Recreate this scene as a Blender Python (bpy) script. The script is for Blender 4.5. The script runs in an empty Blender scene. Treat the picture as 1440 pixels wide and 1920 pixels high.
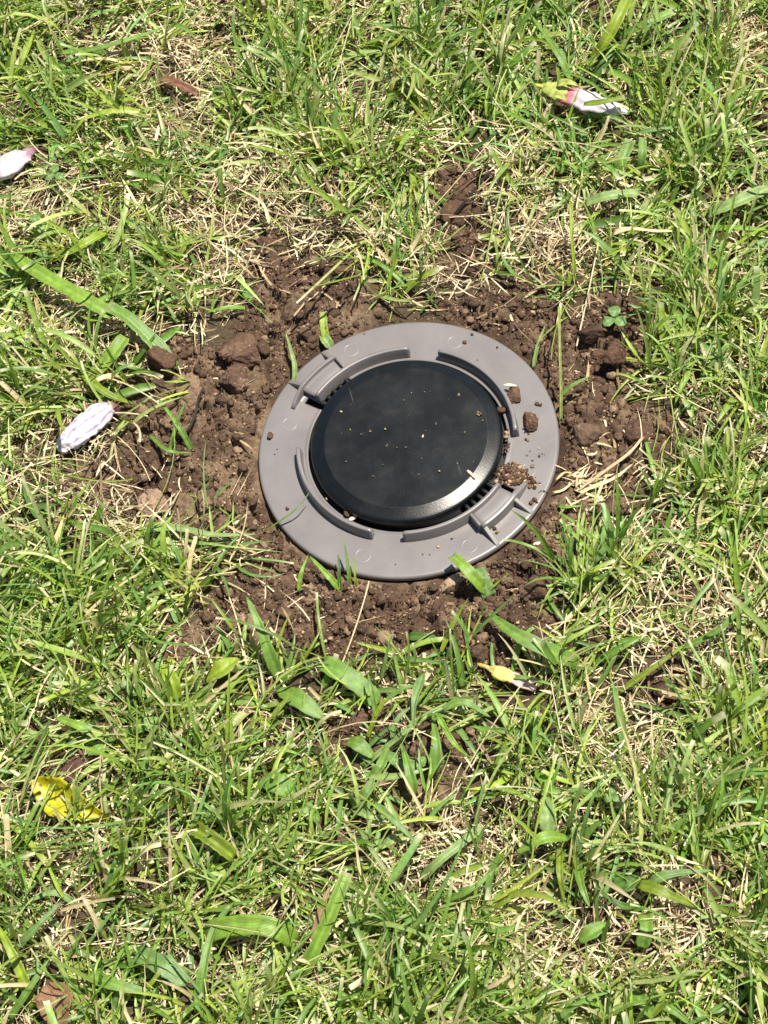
import bpy, bmesh, math, random
import numpy as np
from mathutils import Vector, Matrix
scn = bpy.context.scene
COL = scn.collection
rad = math.radians
rng = np.random.default_rng(7)
random.seed(7)

# ------------------------------------------------------------------ camera
W, H, FPX = 1440.0, 1920.0, 4237.0
ELEV, ROLL, DIST, CX, CY = 58.288, 14.65, 1.4924, 765.45, 840.79
_e, _r = rad(ELEV), rad(ROLL)
_U0 = np.array([0, math.sin(_e), math.cos(_e)])
CF = np.array([0, math.cos(_e), -math.sin(_e)])
CR = math.cos(_r)*np.array([1., 0, 0]) - math.sin(_r)*_U0
CU = math.sin(_r)*np.array([1., 0, 0]) + math.cos(_r)*_U0
CP = -DIST*(CF + (CX-W/2)/FPX*CR + (H/2-CY)/FPX*CU)
cam = bpy.data.objects.new('camera', bpy.data.cameras.new('camera'))
COL.objects.link(cam); scn.camera = cam
cam.data.sensor_fit = 'VERTICAL'; cam.data.sensor_height = 24.0
cam.data.lens = FPX/H*24.0
cam.data.clip_start = 0.02; cam.data.clip_end = 500
cam.matrix_world = Matrix(((CR[0], CU[0], -CF[0], CP[0]), (CR[1], CU[1], -CF[1], CP[1]),
                           (CR[2], CU[2], -CF[2], CP[2]), (0, 0, 0, 1)))
# ------------------------------------------------------------------ sky, sun, exposure
SUN_EL, SUN_AZ = 72.0, 3.0
world = bpy.data.worlds.new('World'); scn.world = world; world.use_nodes = True
wn = world.node_tree
sky = wn.nodes.new('ShaderNodeTexSky'); sky.sky_type = 'NISHITA'; sky.sun_disc = False
sky.sun_elevation = rad(SUN_EL); sky.sun_rotation = rad(90-SUN_AZ)
wn.links.new(sky.outputs[0], wn.nodes['Background'].inputs[0])
wn.nodes['Background'].inputs[1].default_value = 0.068
sl = bpy.data.lights.new('sun', 'SUN'); sl.energy = 5.0; sl.angle = rad(0.5); sl.color = (1, .96, .88)
so = bpy.data.objects.new('sun', sl); COL.objects.link(so)
SDIR = Vector((math.cos(rad(SUN_EL))*math.cos(rad(SUN_AZ)), math.cos(rad(SUN_EL))*math.sin(rad(SUN_AZ)), math.sin(rad(SUN_EL))))
so.rotation_euler = SDIR.to_track_quat('Z', 'Y').to_euler()
so.location = SDIR*5
scn.view_settings.view_transform = 'Standard'; scn.view_settings.look = 'None'
scn.view_settings.gamma = 1; scn.view_settings.exposure = 0.90
scn.render.engine = 'CYCLES'

# ------------------------------------------------------------------ helpers: pixels, noise
def px(x, y, z=0.0):
    """photo pixel -> point on the horizontal plane at height z"""
    d = CF + (x-W/2)/FPX*CR + (H/2-y)/FPX*CU
    return CP + d*((z-CP[2])/d[2])
def to_px(p):
    q = p - CP; z = q@CF
    return W/2+FPX*(q@CR)/z, H/2-FPX*(q@CU)/z
MM = 0.001
PXM = 1/2840.0        # metres per photo pixel at the station

def hash3(ix, iy, iz, seed):
    h = (ix.astype(np.int64)*374761393 + iy.astype(np.int64)*668265263 + iz.astype(np.int64)*2147483647 + seed*974711) & 0xffffffff
    h = ((h ^ (h >> 13))*1274126177) & 0xffffffff
    h = ((h ^ (h >> 16))*2246822519) & 0xffffffff
    return ((h ^ (h >> 15)) & 0xffffff)/float(0xffffff)
def vnoise(p, seed=0):
    i = np.floor(p); f = p-i; f = f*f*(3-2*f); i = i.astype(np.int64)
    r = 0
    for dx in (0, 1):
        for dy in (0, 1):
            for dz in (0, 1):
                w = (f[..., 0] if dx else 1-f[..., 0])*(f[..., 1] if dy else 1-f[..., 1])*(f[..., 2] if dz else 1-f[..., 2])
                r = r + w*hash3(i[..., 0]+dx, i[..., 1]+dy, i[..., 2]+dz, seed)
    return r
def fbm(p, oct=4, seed=0, gain=.5):
    a, s, t = 1., 0., 0.
    for o in range(oct):
        s = s + a*vnoise(p*(2.03**o)+o*17.3, seed+o); t += a; a *= gain
    return s/t
def n2(x, y, scale, oct=3, seed=0, gain=.5):
    return fbm(np.stack([x*scale, y*scale, np.zeros_like(x)+.5], -1), oct, seed, gain)

def worley(p, seed=0):
    """distance to the nearest feature point (2-D or 3-D)"""
    i = np.floor(p).astype(np.int64); dim = p.shape[-1]; best = np.full(p.shape[:-1], 9.)
    for dx in (-1, 0, 1):
        for dy in (-1, 0, 1):
            for dz in ((-1, 0, 1) if dim == 3 else (0,)):
                cx, cy = i[..., 0]+dx, i[..., 1]+dy; cz = (i[..., 2]+dz) if dim == 3 else np.zeros_like(cx)
                d = (cx+hash3(cx, cy, cz, seed)-p[..., 0])**2+(cy+hash3(cx, cy, cz, seed+1)-p[..., 1])**2
                if dim == 3: d = d+(cz+hash3(cx, cy, cz, seed+2)-p[..., 2])**2
                best = np.minimum(best, d)
    return np.sqrt(best)
def facets(p, seed=0):
    """broken angular plates: height and tilt differ from one cell to the next"""
    i = np.floor(p).astype(np.int64); best = np.full(p.shape[:-1], 9.); out = np.zeros(p.shape[:-1])
    for dx in (-1, 0, 1):
        for dy in (-1, 0, 1):
            cx, cy = i[..., 0]+dx, i[..., 1]+dy; z = np.zeros_like(cx)
            ox = p[..., 0]-cx-hash3(cx, cy, z, seed); oy = p[..., 1]-cy-hash3(cx, cy, z, seed+1); d = ox*ox+oy*oy
            val = hash3(cx, cy, z, seed+2)-.5 + ox*(hash3(cx, cy, z, seed+3)-.5)*1.1 + oy*(hash3(cx, cy, z, seed+4)-.5)*1.1
            k = d < best; best = np.where(k, d, best); out = np.where(k, val, out)
    return out
def granules(p, seed=0):
    return np.sqrt(np.maximum(0, 1-np.minimum(worley(p, seed)/.85, 1)**2))
# ------------------------------------------------------------------ helpers: meshes
def mesh_np(name, v, quads=None, tris=None, col=None, uv=None, smooth=True):
    me = bpy.data.meshes.new(name)
    v = np.asarray(v, dtype=np.float32)
    me.vertices.add(len(v)); me.vertices.foreach_set('co', v.ravel())
    loops, starts = [], []
    n = 0
    if quads is not None and len(quads):
        q = np.asarray(quads, dtype=np.int32); loops.append(q.ravel()); starts.append(np.arange(len(q))*4); n += q.size
    if tris is not None and len(tris):
        t = np.asarray(tris, dtype=np.int32); loops.append(t.ravel()); starts.append(n+np.arange(len(t))*3); n += t.size
    loops = np.concatenate(loops).astype(np.int32); starts = np.concatenate(starts).astype(np.int32)
    me.loops.add(len(loops)); me.loops.foreach_set('vertex_index', loops)
    me.polygons.add(len(starts)); me.polygons.foreach_set('loop_start', starts)
    if smooth: me.polygons.foreach_set('use_smooth', np.ones(len(starts), dtype=bool))
    if uv is not None:
        l = me.uv_layers.new(name='UVMap'); l.data.foreach_set('uv', np.asarray(uv, dtype=np.float32)[loops].ravel())
    me.update(calc_edges=True)
    if col is not None:
        c = np.ones((len(v), 4), dtype=np.float32); c[:, :3] = col
        a = me.color_attributes.new('Col', 'FLOAT_COLOR', 'POINT'); a.data.foreach_set('color', c.ravel())
    me.validate()
    return me
def link(name, me, mat, parent=None, label=None, cat=None, group=None, kind=None, loc=None):
    o = bpy.data.objects.new(name, me); COL.objects.link(o)
    if mat is not None and me is not None: me.materials.append(mat)
    if parent is not None: o.parent = parent
    if loc is not None: o.location = loc
    return tag(o, label, cat, group, kind)
def tag(o, label=None, cat=None, group=None, kind=None):
    for k, s in (('label', label), ('category', cat), ('group', group), ('kind', kind)):
        if s: o[k] = s
    return o
def empty(name, loc, label, cat, group=None):
    o = bpy.data.objects.new(name, None); COL.objects.link(o); o.location = loc
    o.empty_display_size = .01
    return tag(o, label, cat, group)
def local(me, loc):
    """shift a mesh built in world coordinates so that its owner can sit at loc"""
    me.transform(Matrix.Translation(-Vector(loc)))
    return me

# ------------------------------------------------------------------ materials
def new_mat(name):
    m = bpy.data.materials.new(name); m.use_nodes = True
    nt = m.node_tree; b = nt.nodes['Principled BSDF']
    return m, nt, b
def nd(nt, t, **kw):
    n = nt.nodes.new(t)
    for k, v in kw.items():
        if k.startswith('i_'):
            key = k[2:]; n.inputs[int(key) if key.isdigit() else key].default_value = v
        else: setattr(n, k, v)
    return n
def leaf_material(name, trans=.38, rough=.42, veins=.14, tint=(1.05, 1.12, .55), spec=.45):
    m, nt, b = new_mat(name); L = nt.links
    at = nd(nt, 'ShaderNodeAttribute', attribute_name='Col')
    tc = nd(nt, 'ShaderNodeTexCoord')
    nz = nd(nt, 'ShaderNodeTexNoise', i_Scale=260.0, i_Detail=3.0); L.new(tc.outputs['Object'], nz.inputs['Vector'])
    mr = nd(nt, 'ShaderNodeMapRange'); mr.inputs[1].default_value = .3; mr.inputs[2].default_value = .7
    mr.inputs[3].default_value = .80; mr.inputs[4].default_value = 1.2; L.new(nz.outputs[0], mr.inputs[0])
    uv = nd(nt, 'ShaderNodeUVMap'); uv.uv_map = 'UVMap'
    sp = nd(nt, 'ShaderNodeSeparateXYZ'); L.new(uv.outputs[0], sp.inputs[0])
    m1 = nd(nt, 'ShaderNodeMath', operation='MULTIPLY', i_1=88.0); L.new(sp.outputs[0], m1.inputs[0])
    m2 = nd(nt, 'ShaderNodeMath', operation='COSINE'); L.new(m1.outputs[0], m2.inputs[0])
    m3 = nd(nt, 'ShaderNodeMath', operation='MULTIPLY_ADD', i_1=veins, i_2=1.0); L.new(m2.outputs[0], m3.inputs[0])
    m4 = nd(nt, 'ShaderNodeMath', operation='MULTIPLY'); L.new(m3.outputs[0], m4.inputs[0]); L.new(mr.outputs[0], m4.inputs[1])
    vm = nd(nt, 'ShaderNodeVectorMath', operation='SCALE'); L.new(at.outputs[0], vm.inputs[0]); L.new(m4.outputs[0], vm.inputs['Scale'])
    L.new(vm.outputs[0], b.inputs['Base Color'])
    b.inputs['Roughness'].default_value = rough; b.inputs['Specular IOR Level'].default_value = spec
    bp = nd(nt, 'ShaderNodeBump', i_Strength=.25, i_Distance=.0004); L.new(m2.outputs[0], bp.inputs['Height']); L.new(bp.outputs[0], b.inputs['Normal'])
    tr = nd(nt, 'ShaderNodeBsdfTranslucent')
    vt = nd(nt, 'ShaderNodeVectorMath', operation='MULTIPLY'); vt.inputs[1].default_value = tint
    L.new(vm.outputs[0], vt.inputs[0]); L.new(vt.outputs[0], tr.inputs[0])
    mx = nd(nt, 'ShaderNodeMixShader', i_0=trans); L.new(b.outputs[0], mx.inputs[1]); L.new(tr.outputs[0], mx.inputs[2])
    L.new(mx.outputs[0], nt.nodes['Material Output'].inputs[0])
    return m
M_GRASS = leaf_material('grass_leaf', trans=.42, tint=(1.15, 1.15, .5))
M_BROAD = leaf_material('broad_leaf', trans=.36, rough=.40, veins=.18, spec=.45)
M_STRAW = leaf_material('dry_straw', trans=.18, rough=.6, veins=.12, tint=(1, .95, .8), spec=.25)
M_PETAL = leaf_material('petal', trans=.25, rough=.55, veins=.03, tint=(1, .95, 1), spec=.2)
def soil_material(name, bump=.9, scale=1.0):
    m, nt, b = new_mat(name); L = nt.links
    at = nd(nt, 'ShaderNodeAttribute', attribute_name='Col'); ge = nd(nt, 'ShaderNodeNewGeometry')
    nz = nd(nt, 'ShaderNodeTexNoise', i_Scale=420.0*scale, i_Detail=6.0, i_Roughness=.65); L.new(ge.outputs['Position'], nz.inputs['Vector'])
    mr = nd(nt, 'ShaderNodeMapRange'); mr.inputs[1].default_value = .3; mr.inputs[2].default_value = .72
    mr.inputs[3].default_value = .62; mr.inputs[4].default_value = 1.45; L.new(nz.outputs[0], mr.inputs[0])
    vm = nd(nt, 'ShaderNodeVectorMath', operation='SCALE'); L.new(at.outputs[0], vm.inputs[0]); L.new(mr.outputs[0], vm.inputs['Scale'])
    # pale mineral grains
    vo = nd(nt, 'ShaderNodeTexVoronoi', i_Scale=620.0*scale); L.new(ge.outputs['Position'], vo.inputs['Vector'])
    lt = nd(nt, 'ShaderNodeMath', operation='GREATER_THAN', i_1=.86); L.new(vo.outputs['Color'], lt.inputs[0])
    lt2 = nd(nt, 'ShaderNodeMath', operation='LESS_THAN', i_1=.32); L.new(vo.outputs['Distance'], lt2.inputs[0])
    lm = nd(nt, 'ShaderNodeMath', operation='MULTIPLY'); L.new(lt.outputs[0], lm.inputs[0]); L.new(lt2.outputs[0], lm.inputs[1])
    lk = nd(nt, 'ShaderNodeMath', operation='MULTIPLY', i_1=.75); L.new(lm.outputs[0], lk.inputs[0])
    mx = nd(nt, 'ShaderNodeMix', data_type='RGBA'); L.new(lk.outputs[0], mx.inputs[0]); L.new(vm.outputs[0], mx.inputs[6]); mx.inputs[7].default_value = (.32, .23, .14, 1)
    L.new(mx.outputs[2], b.inputs['Base Color'])
    b.inputs['Roughness'].default_value = .95; b.inputs['Specular IOR Level'].default_value = .12
    bp = nd(nt, 'ShaderNodeBump', i_Strength=bump, i_Distance=.0012); L.new(nz.outputs[0], bp.inputs['Height']); L.new(bp.outputs[0], b.inputs['Normal'])
    return m
M_SOIL = soil_material('soil'); M_CLOD = soil_material('clod_soil', .9)
def plastic(name, col, rough, mottling=.08, bump=.12, spec=.5, dust=.5):
    m, nt, b = new_mat(name); L = nt.links
    tc = nd(nt, 'ShaderNodeTexCoord')
    nz = nd(nt, 'ShaderNodeTexNoise', i_Scale=38.0, i_Detail=5.0, i_Roughness=.6); L.new(tc.outputs['Object'], nz.inputs['Vector'])
    mr = nd(nt, 'ShaderNodeMapRange'); mr.inputs[1].default_value = .3; mr.inputs[2].default_value = .7
    mr.inputs[3].default_value = 1-mottling; mr.inputs[4].default_value = 1+mottling; L.new(nz.outputs[0], mr.inputs[0])
    vm = nd(nt, 'ShaderNodeVectorMath', operation='SCALE'); vm.inputs[0].default_value = col; L.new(mr.outputs[0], vm.inputs['Scale'])
    # thin film of dust in small patches
    n3 = nd(nt, 'ShaderNodeTexNoise', i_Scale=75.0, i_Detail=8.0, i_Roughness=.75); L.new(tc.outputs['Object'], n3.inputs['Vector'])
    m3 = nd(nt, 'ShaderNodeMapRange'); m3.inputs[1].default_value = .54; m3.inputs[2].default_value = .74
    m3.inputs[3].default_value = 0; m3.inputs[4].default_value = dust; L.new(n3.outputs[0], m3.inputs[0])
    mx = nd(nt, 'ShaderNodeMix', data_type='RGBA'); L.new(m3.outputs[0], mx.inputs[0]); L.new(vm.outputs[0], mx.inputs[6])
    mx.inputs[7].default_value = (col[0]*.5+.085, col[1]*.5+.060, col[2]*.5+.042, 1); L.new(mx.outputs[2], b.inputs['Base Color'])
    mp = nd(nt, 'ShaderNodeMapping'); mp.inputs['Scale'].default_value = (520, 34, 30); mp.inputs['Rotation'].default_value = (0, 0, .9); L.new(tc.outputs['Object'], mp.inputs[0])
    n5 = nd(nt, 'ShaderNodeTexNoise', i_Scale=1.0, i_Detail=1.0); L.new(mp.outputs[0], n5.inputs['Vector'])
    m5 = nd(nt, 'ShaderNodeMapRange'); m5.inputs[1].default_value = .76; m5.inputs[2].default_value = .82; m5.inputs[3].default_value = 0; m5.inputs[4].default_value = .16; L.new(n5.outputs[0], m5.inputs[0])
    mx2 = nd(nt, 'ShaderNodeMix', data_type='RGBA'); L.new(m5.outputs[0], mx2.inputs[0]); L.new(mx.outputs[2], mx2.inputs[6]); mx2.inputs[7].default_value = (.20, .20, .19, 1)
    L.new(mx2.outputs[2], b.inputs['Base Color']); b.inputs['Specular Tint'].default_value = (1, .97, .92, 1)
    r2 = nd(nt, 'ShaderNodeMapRange'); r2.inputs[1].default_value = .3; r2.inputs[2].default_value = .7
    r2.inputs[3].default_value = rough-.05; r2.inputs[4].default_value = rough+.07; L.new(nz.outputs[0], r2.inputs[0]); L.new(r2.outputs[0], b.inputs['Roughness'])
    n2_ = nd(nt, 'ShaderNodeTexNoise', i_Scale=900.0, i_Detail=3.0); L.new(tc.outputs['Object'], n2_.inputs['Vector'])
    bp = nd(nt, 'ShaderNodeBump', i_Strength=bump, i_Distance=.0003); L.new(n2_.outputs[0], bp.inputs['Height']); L.new(bp.outputs[0], b.inputs['Normal'])
    b.inputs['Specular IOR Level'].default_value = spec
    return m
M_FLANGE = plastic('grey_plastic', (.142, .128, .121), .36)
M_MARK = plastic('grey_plastic_pin_mark', (.175, .160, .155), .34)
M_CAP = plastic('black_plastic', (.0022, .0029, .0029), .31, .25, .20, .45, .08)
M_BLACK = plastic('black_housing_plastic', (.006, .0065, .007), .45, .1, .05)

# ------------------------------------------------------------------ where soil, straw and turf lie (from the photograph)
SOIL_POLY = [(468,432),(520,440),(560,480),(640,475),(690,505),(712,560),(735,602),(815,606),(845,575),(880,545),(960,545),(1030,580),(1080,600),(1110,570),(1170,590),
 (1195,640),(1185,700),(1160,750),(1215,780),(1240,800),(1205,860),(1190,930),(1150,960),(1110,1010),(1090,1060),(1050,1090),(1045,1180),(1000,1215),(960,1230),
 (985,1270),(900,1285),(830,1235),(760,1215),(700,1200),(660,1225),(640,1290),(560,1270),(540,1215),(440,1225),(310,1240),(320,1190),(400,1150),
 (420,1090),(470,1060),(470,1015),(400,1000),(330,980),(255,975),(250,930),(130,915),(140,880),(230,865),(225,800),(250,740),(300,735),(275,680),(300,650),
 (400,645),(440,590),(470,560),(475,500)]
SOIL_SPOTS = [(862,375,48,55),(880,455,42,45),(1262,1290,38,30),(132,1447,42,32),(668,1348,36,32),(846,1395,58,38),(800,1470,60,30),(1180,25,60,25),(985,570,40,40),(1430,260,25,25),(930,1150,60,60),(1150,640,55,70)]
STRAW_SPOTS = [(1205,1440,110,95),(80,1690,80,60),(880,1610,110,80),(340,420,80,60),(225,70,90,60),(130,640,130,50),(1060,450,90,60),(1330,1190,120,70),(780,440,70,40),
 (1350,1260,90,60),(960,1760,90,90),(330,1290,40,30),(650,210,60,50),(30,440,60,40),(1050,1810,80,60),(520,1790,90,60),(1390,60,60,80),(1120,870,90,60),(100,420,80,60),(520,340,80,50)]
def in_poly(X, Y, poly):
    c = np.zeros(X.shape, bool); n = len(poly)
    for i in range(n):
        x0, y0 = poly[i]; x1, y1 = poly[(i+1) % n]
        k = ((y0 > Y) != (y1 > Y)) & (X < (x1-x0)*(Y-y0)/((y1-y0) or 1e-9)+x0)
        c ^= k
    return c
def poly_dist(X, Y, poly):
    d = np.full(X.shape, 1e9); n = len(poly)
    for i in range(n):
        a = np.array(poly[i], float); b = np.array(poly[(i+1) % n], float); ab = b-a
        t = np.clip(((X-a[0])*ab[0]+(Y-a[1])*ab[1])/(ab@ab), 0, 1)
        d = np.minimum(d, np.hypot(X-a[0]-t*ab[0], Y-a[1]-t*ab[1]))
    return np.where(in_poly(X, Y, poly), d, -d)
def soil_amount(x, y):
    """>0 in dug soil; metres-like pixel distance inside the soil outline"""
    p = np.stack([x, y, np.zeros_like(x)], -1); q = p-CP; z = np.maximum(q@CF, .2)
    X = W/2+FPX*(q@CR)/z; Y = H/2-FPX*(q@CU)/z
    d = poly_dist(X, Y, SOIL_POLY)
    for cx, cy, a, b in SOIL_SPOTS:
        d = np.maximum(d, (1.3-np.hypot((X-cx)/a, (Y-cy)/b))*min(a, b))
    return d + (n2(x, y, 55, 4, 5)-.5)*95
def straw_amount(x, y):
    p = np.stack([x, y, np.zeros_like(x)], -1); q = p-CP; z = np.maximum(q@CF, .2)
    X = W/2+FPX*(q@CR)/z; Y = H/2-FPX*(q@CU)/z
    s = np.zeros_like(x)
    for cx, cy, a, b in STRAW_SPOTS:
        s = np.maximum(s, np.clip(1.5-np.hypot((X-cx)/a, (Y-cy)/b), 0, 1))
    return np.maximum(s, np.clip((n2(x, y, 16, 3, 44)-.54)*5, 0, 1))

# ------------------------------------------------------------------ ground
def ground_z(x, y):
    x = np.asarray(x, float); y = np.asarray(y, float)
    s = np.clip(soil_amount(x, y)/30, 0, 1)
    near = np.clip((1.3-np.hypot(x, y))/.5, 0, 1)
    xy = np.stack([x, y], -1); wp = xy + (np.stack([n2(x, y, 90, 2, 51), n2(x, y, 90, 2, 52)], -1)-.5)*.008
    lumps = (n2(x, y, 28, 3, 1)-.5)*.018 + granules(wp*62, 300)*.0070*(.1+1.5*n2(x, y, 25, 2, 53)) + facets(wp*75, 330)*.0075 + facets(wp*190, 340)*.0042 + granules(wp*150, 310)*.0026 - .0066 + granules(xy*330, 320)*.0013 + (n2(x, y, 300, 3, 3)-.5)*.0022
    turf = (n2(x, y, 14, 3, 8)-.5)*.008
    h = (turf*(1-s) + (lumps)*s)*near
    r = np.hypot(x, y)
    k = np.clip((r-.096)/.018, 0, 1)
    h = np.where(r < .096, np.minimum(h, -.006), np.where(r < .114, np.minimum(h, -.0055+k*.0145), h))
    return h
def axis(lo, hi, step, far):
    c = np.arange(lo, hi+step/2, step); a = [hi]; b = [lo]; d = step
    while a[-1] < far: d *= 1.22; a.append(a[-1]+d)
    d = step
    while b[-1] > -far: d *= 1.22; b.append(b[-1]-d)
    return np.concatenate([b[:0:-1], c, a[1:]])
gx = axis(-.27, .20, .0012, 60); gy = axis(-.21, .20, .0012, 60)
GX, GY = np.meshgrid(gx, gy, indexing='ij')
GZ = ground_z(GX, GY)
nx, ny = GX.shape
idx = np.arange(nx*ny).reshape(nx, ny)
gq = np.stack([idx[:-1, :-1], idx[1:, :-1], idx[1:, 1:], idx[:-1, 1:]], -1).reshape(-1, 4)
s = np.clip(soil_amount(GX, GY)/25+.2, 0, 1)[..., None]
t = n2(GX, GY, 120, 3, 21)[..., None]; t2 = np.clip((n2(GX, GY, 45, 4, 22)[..., None]-.47)*6, 0, 1)
csoil = np.array([.070, .043, .027])*(.45+1.1*t) * (1-t2*.6) + np.array([.205, .140, .085])*t2*.6
cturf = np.array([.060, .043, .025])*(.6+.8*t)
far = np.clip((np.hypot(GX, GY)-1.2)/.8, 0, 1)[..., None]
cturf = cturf*(1-far) + np.array([.09, .12, .04])*far
gcol = (csoil*s + cturf*(1-s)).reshape(-1, 3)
link('ground', mesh_np('ground', np.stack([GX, GY, GZ], -1).reshape(-1, 3), gq, col=gcol), M_SOIL, kind='structure',
     label='dark brown earth under the lawn, dug open around the grey flange', cat='ground')
def gz(p): return float(ground_z(np.array([p[0]]), np.array([p[1]]))[0])

# ------------------------------------------------------------------ the station: grey flange with a black cap
st = empty('ground_station', (0, 0, 0), 'round grey plastic flange with black domed cap set in bare soil', 'ground station')
FZ = .0040                       # top of the flange plate
def lathe(profile, n=192, skip=None, close=False):
    v, q = [], []
    m = len(profile)
    for i in range(n):
        a = 2*math.pi*i/n
        for r, z in profile: v.append((r*math.cos(a), r*math.sin(a), z))
    for i in range(n):
        for j in range(m-1):
            if skip and skip(360*(i+.5)/n, (profile[j][0]+profile[j+1][0])/2): continue
            k = (i+1) % n
            q.append((i*m+j, i*m+j+1, k*m+j+1, k*m+j))
    return np.array(v), np.array(q)
def slot(th, r):
    for o in (0, 180):
        t = (th-o) % 360
        if 112 <= t <= 136 and r < .0700: return True
        if 134 <= t <= 138 and .0699 < r < .0800: return True
        if 136 <= t <= 138 and r < .0700: return True
    return False
prof = [(.0660, FZ-.0008), (.0662, FZ+.0003), (.0666, FZ+.0005), (.0674, FZ+.0005), (.0678, FZ+.0001), (.0690, FZ), (.0700, FZ), (.0740, FZ), (.0800, FZ), (.0850, FZ), (.0920, FZ-.0001),
        (.0978, FZ-.0002), (.0986, FZ-.0003), (.0992, FZ-.0006), (.0997, FZ-.0011), (.0999, FZ-.0018), (.1000, FZ-.0026), (.1000, FZ-.0040)]
v, q = lathe(prof, 360, slot)
fl = link('flange', mesh_np('flange', v, q), M_FLANGE, st)
sm = fl.modifiers.new('thick', 'SOLIDIFY'); sm.thickness = .0024; sm.offset = -1
def arc_wall(r0, r1, z0, top, th0, th1, draft=.0008, step=1.5, rnd=.0008, tilt=0.0):
    """drafted wall along an arc; top may be a function of t in 0..1"""
    n = max(2, int(abs(th1-th0)/step)); v, q = [], []
    b = min(rnd, (r1-r0)*.35)
    for i in range(n+1):
        t = i/n; a = rad(th0+(th1-th0)*t); zt = top(t) if callable(top) else top
        e = min(t, 1-t)*n
        zt -= .0009 if e == 0 else 0
        pr = [(r0-draft, z0), (r0, zt-b), (r0+b*.3, zt-b*.3), (r0+b, zt), (r1-b, zt-tilt), (r1-b*.3, zt-b*.3-tilt), (r1, zt-b-tilt), (r1+draft, z0)]
        for r, z in pr: v.append((r*math.cos(a), r*math.sin(a), z))
    m = 8
    for i in range(n):
        for j in range(m-1): q.append((i*m+j, (i+1)*m+j, (i+1)*m+j+1, i*m+j+1))
    me = bpy.data.meshes.new('wall')
    me.from_pydata(v, [], q + [tuple(range(m)), tuple(reversed(range(n*m, n*m+m)))])
    bm = bmesh.new(); bm.from_mesh(me); bmesh.ops.recalc_face_normals(bm, faces=bm.faces); bm.to_mesh(me); bm.free()
    for p in me.polygons: p.use_smooth = len(p.vertices) == 4
    return me
def radial_rib(th, r0, r1, z0, za, zb, w=.0021):
    a = rad(th); c, s_ = math.cos(a), math.sin(a); v = []
    b = .0003
    for r, zt in ((r0, za), (r1, zb)):
        for u, z in ((-w/2-b, z0), (-w/2, zt-b), (-w/2+b, zt), (w/2-b, zt), (w/2, zt-b), (w/2+b, z0)):
            v.append((r*c-u*s_, r*s_+u*c, z))
    f = [(j, j+6, j+7, j+1) for j in range(5)] + [tuple(range(6)), tuple(reversed(range(6, 12)))]
    me = bpy.data.meshes.new('rib'); me.from_pydata(v, [], f)
    bm = bmesh.new(); bm.from_mesh(me); bmesh.ops.recalc_face_normals(bm, faces=bm.faces); bm.to_mesh(me); bm.free()
    return me
WZ = .0135
for o in (0, 180):
    link('arc_wall', arc_wall(.0704, .0731, FZ-.001, WZ, 75.5+o, 134.3+o, draft=.0010), M_FLANGE, fl)
    link('arc_wall', arc_wall(.0704, .0731, FZ-.001, WZ-.0005, -12+o, 59.5+o, draft=.0010), M_FLANGE, fl)
    # covered bridge between the inner wall and the outer rib
    link('bridge', arc_wall(.0729, .0842, .0066, .0098, 112.6+o, 133.8+o, draft=0, rnd=.0002), M_FLANGE, fl)
    link('outer_wall', arc_wall(.0838, .0864, FZ-.001, lambda t: .0131 if t < .68 else .0131-.0066*(t-.68)/.32, 112+o, 142.8+o, draft=.0004, rnd=.0003, tilt=.0006), M_FLANGE, fl)
    link('bridge_end', arc_wall(.0735, .0842, FZ-.001, .0128, 111.0+o, 112.5+o, draft=0, rnd=.0003), M_FLANGE, fl)
    for th in (113.2, 131.6): link('gusset', radial_rib(th+o, .0866, .0987, FZ-.0015, .0104, FZ+.0005, .0028), M_FLANGE, fl)
def ring_mesh(rc, w, h, n=40):
    v, q = lathe([(rc-w, 0), (rc-w*.4, h), (rc+w*.4, h), (rc+w, 0)], n)
    return mesh_np('pin_ring', v, q)
pin = ring_mesh(.0048, .00045, .00025)
pin.materials.append(M_MARK)
for rr, th in ((.0884, 103), (.0826, 150.8), (.0866, -122.3), (.0889, -76.2), (.0829, -30.7), (.0861, 55.3)):
    o = bpy.data.objects.new('pin_mark', pin); COL.objects.link(o); o.parent = fl
    o.location = (rr*math.cos(rad(th)), rr*math.sin(rad(th)), FZ-.0001)
# black housing in the ground under the flange, with the ratchet teeth seen in the slots
v, q = lathe([(.0001, -.0012), (.064, -.0012), (.084, -.0012), (.0845, -.0018), (.0845, -.0050), (.061, -.0055), (.059, -.05), (.0001, -.05)], 96)
hs = link('housing', mesh_np('housing', v, q), M_BLACK, st)
for o in (0, 180):
    for k in range(5):
        me = arc_wall(.0615, .0692, -.0014, .0066 if k % 2 == 0 else .0058, 113.2+o+k*4.8, 115.8+o+k*4.8, draft=.0003, step=1)
        link('ratchet_tooth', me, M_BLACK, hs)
# cap
cp = [(.0001, .0146), (.02, .0146), (.040, .01455), (.0534, .01453), (.0540, .01451), (.0544, .01446), (.0548, .0143), (.0553, .01412), (.0575, .01335), (.0600, .0125), (.0615, .0120), (.0625, .0115), (.0631, .0107), (.0636, .0092),
      (.0635, .0070), (.0628, .0040), (.0624, -.0020)]
v, q = lathe(cp, 256)
link('cap', mesh_np('cap', v, q), M_CAP, st)

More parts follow.
